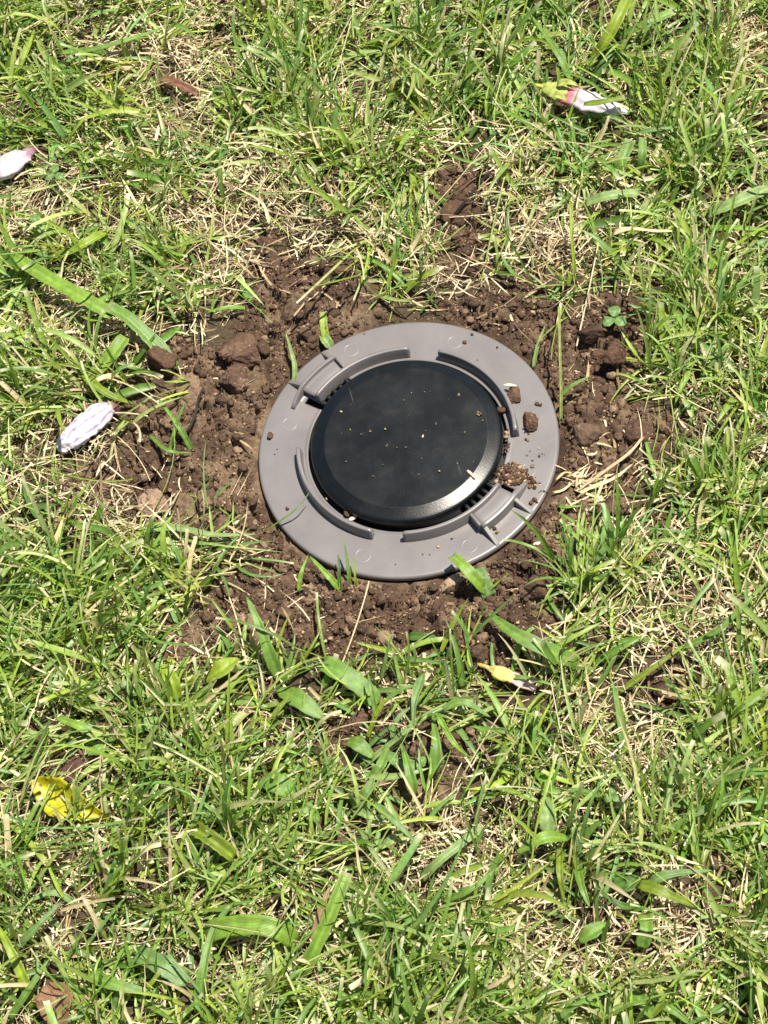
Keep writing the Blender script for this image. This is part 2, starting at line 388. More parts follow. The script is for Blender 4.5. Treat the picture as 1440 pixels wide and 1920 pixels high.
# ------------------------------------------------------------------ soil crumbs and clods
def ico(sub):
    bm = bmesh.new(); bmesh.ops.create_icosphere(bm, subdivisions=sub, radius=1)
    v = np.array([x.co[:] for x in bm.verts]); f = np.array([[w.index for w in x.verts] for x in bm.faces]); bm.free()
    return v, f
ICO = {k: ico(k) for k in (1, 2, 3, 4, 5)}
def clod_shape(sub, seed, amp=.35, rough=.12, flat=None):
    v, f = ICO[sub]
    p = v*1.0
    d = 1+(fbm(v*1.1+seed*3.1, 2, seed)-.5)*2*amp + np.abs(fbm(v*3.0+seed, 2, seed+3)-.5)*amp*1.1 + (fbm(v*7+seed, 3, seed+9, .65)-.5)*2*rough
    p = p*d[:, None]
    rp = np.random.default_rng(900+seed)
    for _ in range(9):
        nn = rp.normal(0, 1, 3); nn /= np.linalg.norm(nn); dd = rp.uniform(.52, .9)
        ex = np.maximum(p@nn-dd, 0); p = p-ex[:, None]*nn*.88
    if sub >= 2:
        p = p*(1+(fbm(v*(4.5 if sub < 3 else 9)+seed*1.7, 3, seed+20, .7)-.5)*(.7 if sub < 3 else .22))[:, None]
        if sub >= 3: p = p*(1+(granules(v*4.2+seed, seed)-.6)*.16+(granules(v*9+seed, seed+5)-.6)*.09)[:, None]
    if flat: p[:, 2] = np.where(p[:, 2] > flat, flat+(p[:, 2]-flat)*.15, p[:, 2])
    return p, f
def scatter(name, n, sizes, pts, sub, cols, label, kind='stuff', cat=None, squash=.75, sink=.3, seed=0, nvar=6):
    r = np.random.default_rng(seed)
    var = [clod_shape(sub, 40+seed*10+k, .35, .2) for k in range(nvar)]
    V, T, C = [], [], []
    nv = len(var[0][0]); off = 0
    for k in range(nvar):
        m = np.arange(k, len(pts), nvar)
        if not len(m): continue
        p, f = var[k]
        a = r.uniform(0, 6.283, len(m)); b = r.uniform(0, 6.283, len(m))
        Rz = np.zeros((len(m), 3, 3)); Rz[:, 0, 0] = np.cos(a); Rz[:, 0, 1] = -np.sin(a); Rz[:, 1, 0] = np.sin(a); Rz[:, 1, 1] = np.cos(a); Rz[:, 2, 2] = 1
        Rx = np.zeros((len(m), 3, 3)); Rx[:, 1, 1] = np.cos(b); Rx[:, 1, 2] = -np.sin(b); Rx[:, 2, 1] = np.sin(b); Rx[:, 2, 2] = np.cos(b); Rx[:, 0, 0] = 1
        sc = sizes[m][:, None]*r.uniform(.75, 1.25, (len(m), 3))
        vv = np.einsum('nij,nvj->nvi', Rz@Rx, p[None]*sc[:, None, :])
        vv[:, :, 2] *= squash
        vv += pts[m][:, None, :]; vv[:, :, 2] += (sizes[m]*squash*(1-sink*2))[:, None]
        V.append(vv.reshape(-1, 3)); C.append(np.repeat(cols[m], nv, 0))
        T.append((f[None]+(np.arange(len(m))*nv)[:, None, None]+off).reshape(-1, 3)); off += len(m)*nv
    return link(name, mesh_np(name, np.concatenate(V), tris=np.concatenate(T), col=np.concatenate(C), smooth=False), M_CLOD, label=label, cat=cat, kind=kind)
def soil_cols(n, r):
    base = np.array([.078, .046, .029]); pale = np.array([.30, .205, .12]); red = np.array([.092, .047, .030])
    k = r.random(n)[:, None]; g = r.uniform(.5, 1.45, n)[:, None]
    c = np.where(k < .62, base, np.where(k < .70, red, pale*r.uniform(.6, 1.1, n)[:, None]))
    return c*g
def soil_points(n, r, edge=-6):
    out = []
    while sum(map(len, out)) < n:
        x = r.uniform(-.29, .24, n*3); y = r.uniform(-.24, .28, n*3)
        k = (soil_amount(x, y) > edge) & (np.hypot(x, y) > .104)
        cl = n2(x, y, 60, 2, 31)
        k &= r.random(len(x)) < np.clip((cl-.3)*3, .1, 1)
        out.append(np.stack([x[k], y[k]], -1))
    p = np.concatenate(out)[:n]
    return np.concatenate([p, ground_z(p[:, 0], p[:, 1])[:, None]], 1)
r1 = np.random.default_rng(11)
def crumb_cols(n, r):
    return np.where(r.random(n)[:, None] < .85, np.array([.076, .046, .029]), np.array([.165, .11, .068]))*r.uniform(.7, 1.3, (n, 1))
P = soil_points(1000, r1); S = np.clip(r1.lognormal(math.log(.0026), .30, len(P)), .0016, .0055)
k = np.hypot(P[:, 0], P[:, 1]) > .102+S; P, S = P[k], S[k]
scatter('soil_lumps', 0, S, P, 3, crumb_cols(len(P), r1), 'crumbly brown soil lumps scattered round the grey flange', cat='soil', seed=1, sink=.42)
P = soil_points(3200, r1); S = np.clip(r1.lognormal(math.log(.0011), .35, len(P)), .0007, .0022)
scatter('soil_crumbs', 0, S, P, 2, crumb_cols(len(P), r1), 'loose brown soil crumbs between the lumps round the grey flange', cat='soil', seed=7)
P = soil_points(17000, r1, -14); S = np.clip(r1.lognormal(math.log(.00066), .4, len(P)), .0003, .0017)
scatter('fine_soil_grains', 0, S, P, 1, soil_cols(len(P), r1), 'fine brown soil grains covering the dug patch', cat='soil', seed=2)

def clod(name, x, y, w, h, tall, label, z=None, col=(.085, .049, .032), seed=1, flat=None, yaw=0, sub=4, group='soil clods', amp=.35, cat='soil clod', pale=0):
    """w, h: width and depth in photo pixels; tall: height in mm; sits on z or on the ground"""
    c0 = px(x, y, (z if z is not None else 0)+tall*MM*.4)
    base = z if z is not None else gz(c0)+.0022
    if z is None: tall = tall*1.3; w = w*1.08; h = h*1.08
    p, f = clod_shape(sub, seed, amp, .14, flat)
    p = p/np.abs(p).max(0)
    a = rad(yaw); R = np.array([[math.cos(a), -math.sin(a), 0], [math.sin(a), math.cos(a), 0], [0, 0, 1]])
    p = (p*np.array([w*PXM/2, h*PXM/2/.84, tall*MM*.62]))@R.T
    p[:, 2] = np.maximum(p[:, 2], -tall*MM*.34)
    p[:, 2] += tall*MM*.34 - (.0040 if z is None else .0002)
    g = fbm(p*260+seed, 3, seed); g2 = np.clip((fbm(p*110+seed*2, 2, seed+5)-.5)*6, 0, 1)[:, None]*pale
    cc = np.array(col)*(.7+.6*g)[:, None]*(1-g2)+np.array([.30, .20, .125])*(.7+.6*g)[:, None]*g2
    me = mesh_np(name, p, tris=f, col=cc)
    return link(name, me, M_CLOD, label=label, cat=cat, group=group, loc=(c0[0], c0[1], base))
clod('soil_clod', 452, 654, 100, 68, 15, 'large flat-topped dark clod of soil upper left of the flange', seed=3, flat=.35, yaw=-12, sub=5, pale=.15)
clod('soil_clod', 438, 712, 75, 55, 13, 'crumbly brown clod just below the large flat-topped clod', seed=14, yaw=30, sub=5, pale=.3)
clod('soil_clod', 352, 732, 62, 62, 15, 'pale tan clod of soil near the white fallen flower', col=(.19, .125, .078), seed=5, yaw=20, sub=5, pale=.6)
clod('soil_clod', 308, 682, 62, 46, 12, 'dark clod half under the broad blades left of the pale clod', seed=6, yaw=-30)
clod('soil_clod', 286, 945, 62, 48, 11, 'pale greyish clod at the left edge of the soil', col=(.20, .135, .095), seed=7, pale=.5, sub=5)
clod('soil_clod', 380, 934, 46, 56, 13, 'tan clod with pale grains left of the flange', col=(.15, .095, .062), seed=8, pale=.7, sub=5)
clod('soil_clod', 868, 352, 70, 40, 12, 'dark clod amid grass well above the flange', seed=9, yaw=20)
clod('soil_clod', 860, 400, 64, 52, 10, 'dark clod just below the topmost clod above the flange', seed=10, yaw=-10)
clod('soil_clod', 668, 1348, 54, 46, 12, 'lone brown clod in the grass below the flange', seed=11, col=(.105, .062, .040), sub=5)
clod('soil_clod', 1262, 1292, 64, 44, 10, 'small brown clod in dry grass at lower right', seed=12, yaw=15)
clod('soil_clod', 128, 1446, 66, 48, 12, 'reddish dark clod right behind the yellow leaf', seed=13, col=(.082, .045, .034))
clod('soil_clod', 1108, 628, 44, 34, 10, 'dark clod beside the clover right of the flange', seed=15, col=(.06, .037, .025))
clod('soil_clod', 1150, 676, 60, 42, 12, 'dark crumbly clod below the clover', seed=16, yaw=40)
clod('soil_clod', 1196, 812, 60, 44, 11, 'brown clod at the right end of the soil patch', seed=17)
clod('soil_clod', 1096, 820, 64, 36, 9, 'low clod close to the right edge of the flange', seed=18, col=(.11, .068, .045))
clod('soil_clod', 640, 505, 46, 34, 10, 'brown clod near the upper soil edge behind the crossed rootlets', seed=19)
clod('soil_clod', 500, 455, 44, 40, 9, 'dark clod at the upper left tip of the soil', seed=20)
clod('soil_clod', 432, 1160, 52, 36, 9, 'clod with whitish crust below left of the flange', seed=21, col=(.11, .068, .046), pale=.9, sub=5)
clod('soil_clod', 1010, 1110, 52, 40, 10, 'brown clod right of the broad blade below the flange', seed=22)
clod('soil_clod', 850, 1090, 66, 26, 8, 'pale gravelly lump under the lower rim of the flange', seed=23, col=(.25, .19, .12), pale=.8)
# soil lying on the plastic
clod('soil_clod', 992, 789, 36, 36, 8.5, 'largest clod lying on the grey flange at right', z=FZ, seed=24, sub=5, group='clods on the flange', pale=.15)
clod('soil_clod', 964, 738, 28, 34, 7, 'clod leaning on the curved wall at the upper right of the flange', z=FZ, seed=25, group='clods on the flange', col=(.11, .066, .042))
clod('soil_clod', 941, 768, 20, 14, 4.5, 'small clod between black cap and curved wall', z=FZ+.0008, seed=26, sub=3, group='clods on the flange')
clod('soil_clod', 506, 816, 14, 15, 3.5, 'lone small clod on the left side of the flange', z=FZ, seed=27, sub=3, group='clods on the flange')
clod('soil_clod', 1034, 738, 26, 26, 7, 'dark clod touching the right rim of the flange', z=-.002, seed=28, sub=4, group='clods on the flange', col=(.06, .037, .025))
clod('soil_clod', 651, 961, 18, 15, 4, 'small clod beside a white seed in the flange groove', z=FZ+.0008, seed=29, sub=3, group='clods on the flange')
def patch_points(x, y, a, b, n, r, z):
    t = r.uniform(0, 6.283, n); q = np.sqrt(r.random(n))*(1-.0*t)
    return np.array([px(x+a*q_*math.cos(t_), y+b*q_*math.sin(t_), z) for t_, q_ in zip(t, q)])
r2 = np.random.default_rng(5)
P = np.concatenate([patch_points(956, 890, 36, 20, 460, r2, FZ+.0001), patch_points(945, 886, 18, 13, 200, r2, FZ+.0010), patch_points(972, 898, 26, 9, 160, r2, FZ+.0009), patch_points(945, 884, 10, 7, 60, r2, FZ+.0022), patch_points(1000, 905, 14, 10, 30, r2, FZ)])
k = np.hypot(P[:, 0], P[:, 1]) > .0655; P = P[k]; S = np.clip(r2.lognormal(math.log(.00078), .45, len(P)), .0003, .0022)
scatter('soil_heap', 0, S, P, 2, soil_cols(len(P), r2)*1.15, 'crumbly heap of soil spilled beside the lower right bracket', kind='stuff', cat='soil', seed=3, sink=.2)
spots = [(947, 812, 7, 9, 26), (948, 838, 9, 12, 34), (940, 850, 5, 6, 6), (1008, 757, 9, 4, 7), (990, 824, 6, 5, 4), (1018, 851, 4, 3, 3), (1000, 945, 9, 8, 10), (930, 995, 5, 6, 6),
         (1020, 922, 10, 3, 5), (683, 626, 3, 3, 1), (778, 659, 3, 3, 1), (894, 674, 2, 2, 1), (848, 1010, 8, 3, 3), (538, 957, 3, 3, 1), (610, 936, 4, 4, 2), (742, 1057, 3, 3, 1), (975, 812, 20, 10, 8), (1000, 860, 25, 20, 6), (770, 1030, 60, 20, 3), (530, 850, 20, 30, 2), (905, 640, 40, 20, 3)]
P = np.concatenate([patch_points(x, y, a, b, n, r2, FZ-.0001) for x, y, a, b, n in spots]); P = P[np.hypot(P[:, 0], P[:, 1]) > .0650]
S = np.clip(r2.lognormal(math.log(.00078), .5, len(P)), .0003, .0019)
scatter('flange_soil_specks', 0, S, P, 1, soil_cols(len(P), r2)*.9, 'dark soil specks sprinkled on the grey flange', cat='soil', seed=4, sink=.15)
capz = .0150
spots = [(900, 776, 6, 5, 9), (907, 788, 3, 3, 3), (861, 742, 2, 2, 2), (842, 710, 1, 1, 1), (818, 794, 2, 2, 2), (868, 812, 4, 3, 4), (738, 780, 1, 1, 1), (766, 780, 1, 1, 1), (819, 844, 2, 2, 2), (820, 866, 1, 1, 1),
         (857, 868, 3, 2, 2), (648, 866, 1, 1, 1), (701, 893, 2, 2, 2), (640, 813, 1, 1, 1), (677, 816, 1, 1, 1), (788, 838, 60, 60, 9), (760, 810, 125, 90, 18), (888, 866, 2, 2, 1), (905, 842, 2, 2, 1), (727, 835, 3, 2, 2), (762, 838, 2, 2, 2)]
P = np.concatenate([patch_points(x, y, a, b, n, r2, capz) for x, y, a, b, n in spots]); P = P[np.hypot(P[:, 0], P[:, 1]) < .0515]
S = np.clip(r2.lognormal(math.log(.00036), .5, len(P)), .0002, .0011); S[:9] = r2.uniform(.0006, .0013, 9)
cc = np.array([.24, .185, .115])*r2.uniform(.3, 1.2, (len(P), 1))
scatter('cap_soil_specks', 0, S, P, 1, cc, 'tan crumbs and specks dotted over the black cap', cat='soil', seed=6, sink=.1)

# ------------------------------------------------------------------ single leaves, blades, flowers and litter one can pick out
KC = {'bright': (.195, .310, .040), 'mid': (.155, .262, .044), 'yellow': (.25, .33, .030), 'pale': (.24, .33, .105), 'dark': (.075, .150, .022), 'blue': (.165, .265, .080),
      'olive': (.18, .24, .024), 'straw': (.52, .42, .24), 'dry': (.36, .25, .13), 'brown': (.21, .115, .06), 'red': (.17, .078, .046), 'root': (.40, .29, .17), 'black': (.03, .022, .016), 'white': (.75, .70, .62)}
def catmull(P, n):
    P = np.asarray(P, float)
    if len(P) == 2: return P[0]+(P[1]-P[0])*np.linspace(0, 1, n)[:, None]
    Q = np.vstack([2*P[0]-P[1], P, 2*P[-1]-P[-2]]); out = []
    for t in np.linspace(0, len(P)-1, n):
        i = min(int(t), len(P)-2); u = t-i; a, b, c, d = Q[i:i+4]
        out.append(.5*((2*b)+(c-a)*u+(2*a-5*b+4*c-d)*u*u+(3*b-a-3*c+d)*u**3))
    return np.array(out)
OCC = []          # where picked-out leaves and flowers lie: turf seldom grows through them
def ribbon(name, path, width, col='mid', shape='blade', fold=.22, roll=0, wave=.03, col2=None, n=16, nc=7, seed=0, thick=.00028, edge=None, crumple=0, rollend=None):
    """path: (photo x, photo y, height in mm) from base to tip; width in photo pixels"""
    W_ = np.array([px(x, y, h*MM) for x, y, h in path]); C = catmull(W_, n); t = np.linspace(0, 1, n)
    T = np.gradient(C, axis=0); T /= np.linalg.norm(T, axis=1)[:, None]
    side = np.cross(T, [0, 0, 1.]); ln = np.linalg.norm(side, axis=1)[:, None]
    side = np.where(ln > .15, side/np.maximum(ln, 1e-6), np.array([CR])*1.0); side /= np.linalg.norm(side, axis=1)[:, None]
    up = np.cross(side, T); up *= np.sign(up[:, 2:3]+1e-9)
    if width > 12: OCC.append((C, width*PXM/2, .50))
    rr = np.radians(roll+((rollend-roll)*t if rollend is not None else 0*t))[:, None]
    sd = side*np.cos(rr)+up*np.sin(rr); upr = up*np.cos(rr)-side*np.sin(rr)
    if shape == 'blade': w = np.minimum(1, .5+t*2.6)*np.power(np.clip(1-t, 0, 1), .5)
    elif shape == 'cut': w = np.minimum(1, .6+t*2.2)*(1-.15*t)
    elif shape == 'oval': w = np.power(np.sin(np.pi*np.clip(.03+.96*t, 0, 1)), .65)
    elif shape == 'pointed': w = np.sin(np.pi*np.clip(.02+.96*t**.85, 0, 1))**.9
    elif shape == 'spoon': w = np.clip(.25+.75*np.power(t, 1.2)*1.5, 0, 1)*np.power(np.clip((1-t)*5, 0.02, 1), .5)
    elif shape == 'blunt': w = np.minimum(1, .75+t*4)*np.minimum(1, .45+(1-t)*6)
    else: w = np.ones(n)*(1-.2*t)
    w = np.maximum(w, .03)*width*PXM
    us = np.linspace(-1, 1, nc)
    r = np.random.default_rng(seed+17)
    V = C[:, None]+sd[:, None]*(us[None, :, None]*w[:, None, None]/2)+upr[:, None]*((np.abs(us)**1.3)[None, :, None]*fold*w[:, None, None])
    ph = r.uniform(0, 6, 3)
    V += sd[:, None]*((us**3)[None, :, None]*(r.random((n, 1, 1))-.5)*.10*w[:, None, None])
    V += upr[:, None]*(np.sin(t*9+ph[0])[:, None, None]*us[None, :, None]*wave*width*PXM)
    if crumple: V += (np.stack([fbm(V*120+seed+k*9, 3, seed+k) for k in range(3)], -1)-.5)*crumple*MM
    c0 = np.array(KC[col] if isinstance(col, str) else col); c1 = np.array(KC[col2] if isinstance(col2, str) else (col2 if col2 is not None else c0))
    c = (c0*(1-t[:, None])+c1*t[:, None])[:, None]*np.ones((1, nc, 1)); c[:, nc//2] = c[:, nc//2]*1.22+.01
    c = c*(.88+.24*r.random((n, 1, 1)))
    if edge: c[:, [0, -1]] = np.array(KC[edge])
    if shape in ('cut',): c[-1] = np.array([.42, .40, .22])
    i = np.arange(n*nc).reshape(n, nc); q = np.stack([i[:-1, :-1], i[1:, :-1], i[1:, 1:], i[:-1, 1:]], -1).reshape(-1, 4)
    uv = np.stack(np.broadcast_arrays((us[None]+1)/2*min(1, width/24), t[:, None]), -1).reshape(-1, 2)
    me = mesh_np(name, V.reshape(-1, 3), q, col=c.reshape(-1, 3), uv=uv)
    return me, C[0]
def solid(o, th=.0003):
    m = o.modifiers.new('thick', 'SOLIDIFY'); m.thickness = th; m.offset = 0
    return o
_sd = [100]
def blade(path, width, col, label, name='broad_grass_blade', cat='grass blade', group='broad grass blades', mat=None, **kw):
    _sd[0] += 1
    me, b = ribbon(name, path, width, col, seed=_sd[0], **kw)
    b = (b[0], b[1], b[2])
    return solid(link(name, local(me, b), mat or M_BROAD, label=label, cat=cat, group=group, loc=b))
def plant(name, base, label, cat, leaves, group=None, mat=None, part='leaf'):
    b = px(base[0], base[1], 0); b[2] = gz(b)
    e = empty(name, b, label, cat, group)
    for lf in leaves:
        _sd[0] += 1
        kw = dict(lf[3]) if len(lf) > 3 else {}
        nm = kw.pop('name', part); mt = kw.pop('mat', mat or M_BROAD)
        me, _ = ribbon(nm, lf[0], lf[1], lf[2], seed=_sd[0], **kw)
        solid(link(nm, local(me, b), mt, e))
    return e

# the broad crabgrass plant left of the station
plant('crabgrass_plant', (300, 700), 'bright broad-leaved grass plant with long cut leaf beside the white fallen flower', 'grass plant', [
    ([(330, 690, 6), (285, 640, 16), (240, 598, 24), (205, 578, 26)], 30, 'mid', dict(shape='cut', roll=-8)),
    ([(212, 592, 24), (160, 562, 28), (95, 525, 27), (18, 478, 20)], 31, 'bright', dict(shape='blunt', fold=.12, roll=-6)),
    ([(235, 632, 20), (215, 660, 18), (192, 688, 14), (172, 705, 12)], 27, 'bright', dict(shape='blunt', roll=10)),
    ([(156, 700, 14), (180, 725, 16), (212, 745, 13), (252, 758, 5)], 24, 'olive', dict(shape='blade', roll=14)),
    ([(205, 590, 22), (175, 600, 20), (150, 592, 18)], 12, 'yellow', {})])
blade([(90, 492, 10), (140, 470, 22), (175, 450, 24), (197, 438, 20)], 20, 'yellow', 'yellow-green blade above the long cut leaf at left', shape='blunt', fold=.3)
blade([(110, 100, 14), (180, 92, 22), (250, 72, 22), (306, 52, 16)], 18, 'mid', 'long dark green blade lying across the upper left corner', fold=.15)
blade([(18, 165, 8), (38, 125, 20), (55, 85, 24), (66, 52, 22)], 16, 'yellow', 'yellow-green blade standing at the left edge near the top')
blade([(384, 1762, 8), (405, 1742, 22), (465, 1734, 28), (520, 1742, 26), (556, 1768, 14)], 34, 'bright', 'glossy arched broad blade low at left of centre', fold=.10, shape='blunt', roll=-18)
blade([(560, 1840, 4), (590, 1780, 22), (625, 1700, 34), (650, 1636, 38)], 24, 'bright', 'bright cut blade standing upright near the bottom centre', shape='cut', fold=.3, roll=-20)
blade([(590, 1780, 6), (600, 1720, 18), (618, 1662, 24)], 20, 'dry', 'brown withered leaf behind the upright bright blade', name='dry_leaf', cat='dry leaf', group='dry leaves', fold=.3)
blade([(372, 1900, 6), (380, 1830, 20), (400, 1745, 22), (440, 1690, 16)], 20, 'mid', 'folded blade crossing the glossy arched blade at its left end', fold=.35)
blade([(1082, 1243, 6), (1030, 1222, 18), (965, 1188, 22), (912, 1146, 14)], 38, 'mid', 'widest green blade on the soil below right of the flange', fold=.16, shape='blade', col2='mid')
blade([(912, 1112, 2), (890, 1085, 14), (868, 1060, 18), (848, 1042, 16)], 22, 'bright', 'bright cut blade poking up against the lower rim', shape='cut', fold=.15)
blade([(918, 1118, 1), (905, 1090, 8), (893, 1066, 9)], 26, 'blue', 'pale blade behind the bright one at the lower rim', shape='blunt', fold=.15)
blade([(605, 1242, 13), (640, 1262, 14), (680, 1290, 9), (708, 1320, 3)], 34, 'mid', 'rounded broad blade end lying on soil left of the weed', shape='blunt', fold=.10)
blade([(768, 1194, 5), (798, 1196, 7), (826, 1206, 3)], 17, 'dark', 'short glossy dark green leaf piece on bare soil', shape='blunt', fold=.18)
blade([(525, 1275, 3), (505, 1225, 20), (485, 1170, 30), (462, 1118, 34)], 26, 'mid', 'tall broad blade rising at the lower left of the soil', fold=.2)
blade([(520, 1292, 6), (560, 1312, 14), (608, 1348, 10)], 34, 'mid', 'broad green leaf just left of the lone brown clod', fold=.12, shape='oval')
blade([(262, 1790, 14), (300, 1808, 20), (352, 1842, 14)], 32, 'blue', 'blunt triangular green leaf near the bottom left', shape='blunt', fold=.10)
blade([(165, 1828, 16), (220, 1848, 20), (292, 1862, 14)], 28, 'mid', 'broad leaf below the blunt triangular leaf', shape='blade', fold=.12)
blade([(28, 1782, 8), (70, 1738, 22), (116, 1690, 22)], 18, 'blue', 'straight blue-green blade leaning right at the lower left', fold=.2)
blade([(64, 1890, 4), (40, 1825, 20), (14, 1770, 26), (-8, 1730, 24)], 22, 'yellow', 'thick yellow-green blade leaning out of the left bottom edge', fold=.3)
blade([(18, 1912, 8), (55, 1855, 22), (92, 1798, 24)], 17, 'mid', 'green blade beside the thick yellow-green one in the bottom left corner', fold=.2)
blade([(150, 1700, 4), (100, 1675, 12), (30, 1700, 14)], 14, 'blue', 'blade lying over straw at the lower left edge')
blade([(1250, 1232, 6), (1300, 1208, 16), (1350, 1180, 24), (1400, 1130, 30), (1445, 1085, 28)], 15, 'mid', 'long blade arching to the right edge at mid height', fold=.3, n=20)
blade([(1160, 1300, 6), (1230, 1250, 14), (1290, 1205, 14)], 13, 'olive', 'olive sheath running into the long arching blade at right', fold=.4)
blade([(1328, 402, 10), (1370, 385, 20), (1445, 352, 22)], 26, 'pale', 'light green broad blade at the right edge near the top', fold=.15, shape='blunt')
blade([(1330, 430, 8), (1380, 428, 16), (1445, 432, 16)], 18, 'bright', 'flat blade just below the light broad blade at the right edge', fold=.15)
blade([(1150, 345, 6), (1165, 305, 20), (1182, 262, 24)], 28, 'mid', 'upright broad blade left of its narrower twin at upper right', shape='cut', fold=.12)
blade([(1198, 335, 6), (1204, 295, 22), (1205, 258, 26)], 17, 'mid', 'narrower upright blade right of the broad one at upper right', shape='cut', fold=.15)
blade([(1098, 382, 14), (1140, 368, 20), (1198, 362, 16)], 22, 'pale', 'pale blade lying level below the upright pair at upper right', fold=.12, shape='blunt')
blade([(1170, 258, 10), (1220, 245, 24), (1280, 238, 20)], 15, 'blue', 'blue-green blade pointing right under the pink flower', fold=.2)
blade([(1160, 70, 8), (1205, 48, 22), (1262, 22, 24)], 22, 'mid', 'broad green blade slanting at the upper right beside bare soil', shape='cut', fold=.1)
blade([(1108, 118, 6), (1135, 80, 22), (1160, 35, 32), (1180, -8, 34)], 24, 'yellow', 'wide yellow-green blade reaching the top edge', fold=.2, shape='blunt')
blade([(1104, 165, 6), (1130, 125, 18), (1158, 84, 22)], 20, 'dark', 'dark blade right under the wide yellow-green one', fold=.15, shape='blunt')
blade([(1072, 155, 8), (1045, 100, 20), (988, 18, 24)], 17, 'mid', 'blade leaning left above the pink flower', fold=.2)
blade([(1095, 196, 28), (1130, 192, 32), (1172, 184, 30)], 15, 'olive', 'olive blade lying across the petals of the pink flower', fold=.2, shape='cut')
blade([(262, 995, 12), (330, 990, 16), (400, 1003, 14), (482, 1002, 8)], 17, 'pale', 'pale blade along the left soil edge below the grey clod', fold=.15, n=20)
blade([(270, 985, 6), (310, 990, 9), (375, 1018, 9), (440, 1012, 6)], 18, 'mid', 'green blade lying parallel under the pale one at the left soil edge', fold=.15)
blade([(366, 1556, 18), (400, 1578, 22), (438, 1608, 14)], 26, 'olive', 'short folded olive leaf right of the yellow leaf', fold=.45, shape='blunt')
blade([(790, 1650, 6), (830, 1610, 20), (905, 1550, 18)], 18, 'pale', 'pale straight blade over dry straw low in the centre', fold=.15, shape='cut')
blade([(830, 1690, 10), (880, 1670, 22), (942, 1622, 20)], 15, 'mid', 'pointed blade leaning right below the pale straight blade', fold=.2)
blade([(700, 1505, 16), (740, 1540, 22), (790, 1590, 14)], 15, 'blue', 'blue-green blade slanting down right above the pale straight blade', fold=.2)
blade([(280, 815, 4), (315, 845, 16), (362, 850, 6)], 10, 'mid', 'thin green blade over the brown soil right of the white flower', fold=.2)
blade([(362, 848, 2), (335, 800, 18), (295, 745, 20)], 13, 'mid', 'narrow blade leaning left across the pale tan clod', fold=.25)
blade([(316, 862, 2), (330, 800, 18), (348, 752, 26)], 10, 'mid', 'slim upright blade before the pale tan clod', fold=.25)
blade([(550, 722, 2), (553, 690, 9), (545, 655, 12), (535, 622, 8)], 11, 'pale', 'slim pale leaf standing at the upper left rim', fold=.2)
blade([(616, 650, 1), (608, 618, 8), (606, 585, 12)], 16, 'yellow', 'bright yellow-green sprout behind the upper left rim', fold=.2, shape='cut')
blade([(622, 655, 2), (612, 640, 6), (602, 625, 4)], 20, 'pale', 'small curled pale leaf at the foot of the yellow-green sprout', fold=.35, shape='oval')
blade([(496, 996, 2), (530, 974, 10), (560, 950, 16), (581, 922, 19)], 3.6, 'mid', 'thread-thin blade leaning over the lower left wall of the flange', fold=.3)
blade([(640, 1108, 2), (615, 1080, 10), (580, 1042, 12)], 15, 'bright', 'left-leaning blade in the tuft at the lower left rim', fold=.25)
blade([(655, 1105, 2), (654, 1070, 12), (645, 1015, 22)], 9, 'mid', 'tallest upright blade in the tuft at the lower left rim', fold=.3)
blade([(638, 1108, 2), (636, 1075, 10), (634, 1040, 14)], 8, 'dark', 'dark short blade in the tuft at the lower left rim', fold=.3)
blade([(668, 1105, 2), (666, 1082, 10), (663, 1040, 16)], 6, 'yellow', 'yellow-tipped blade in the tuft at the lower left rim', fold=.3)
blade([(560, 1110, 2), (565, 1075, 9), (578, 1040, 10)], 10, 'bright', 'small bright blade left of the tuft under the rim', fold=.2)
blade([(1052, 790, 2), (1052, 735, 16), (1050, 660, 30), (1048, 575, 40)], 5.2, (.30, .34, .09), 'tall thin yellow-green stem at the right rim', shape='stem', fold=.4, n=20)
blade([(1054, 742, 14), (1075, 722, 18), (1108, 705, 18)], 10, 'mid', 'blade branching right from the tall thin stem', fold=.25)
blade([(1000, 690, 2), (1008, 650, 10), (1022, 610, 16)], 9, 'pale', 'pale short blade behind the upper right rim', fold=.3)
blade([(1078, 530, 2), (1076, 490, 14), (1072, 440, 24), (1070, 380, 30)], 7, 'yellow', 'yellow-green stem standing upright in the upper right grass', shape='stem', fold=.4)
# broad-leaved weeds
plant('weed_plant', (690, 1430), 'broad-leaved green weed sprawling in soil below the flange', 'weed', [
    ([(680, 1440, 2), (735, 1395, 12), (790, 1350, 18), (840, 1322, 18)], 11, 'pale', dict(name='stem', shape='stem', fold=.5)),
    ([(752, 1395, 16), (762, 1425, 20), (770, 1460, 18), (776, 1492, 10)], 21, 'mid', dict(shape='spoon', fold=.25)),
    ([(812, 1345, 18), (818, 1400, 20), (815, 1452, 12)], 24, 'mid', dict(shape='spoon', fold=.2)),
    ([(775, 1362, 18), (778, 1312, 24), (795, 1262, 22)], 15, 'blue', dict(shape='spoon', fold=.35)),
    ([(728, 1400, 14), (712, 1440, 16), (690, 1462, 10)], 18, 'mid', dict(shape='oval')),
    ([(735, 1385, 14), (745, 1350, 20), (775, 1322, 20)], 11, 'blue', dict(shape='blade', fold=.35)),
    ([(700, 1420, 8), (670, 1395, 12), (650, 1392, 8)], 26, 'mid', dict(shape='oval', fold=.15)),
    ([(830, 1330, 18), (870, 1318, 20), (920, 1345, 14)], 18, 'mid', dict(shape='blade')),
    ([(820, 1340, 18), (850, 1392, 18), (880, 1420, 10)], 12, 'bright', dict(shape='blade', fold=.3)),
    ([(720, 1410, 8), (770, 1440, 9), (800, 1420, 7)], 28, 'blue', dict(shape='oval', fold=.15))])
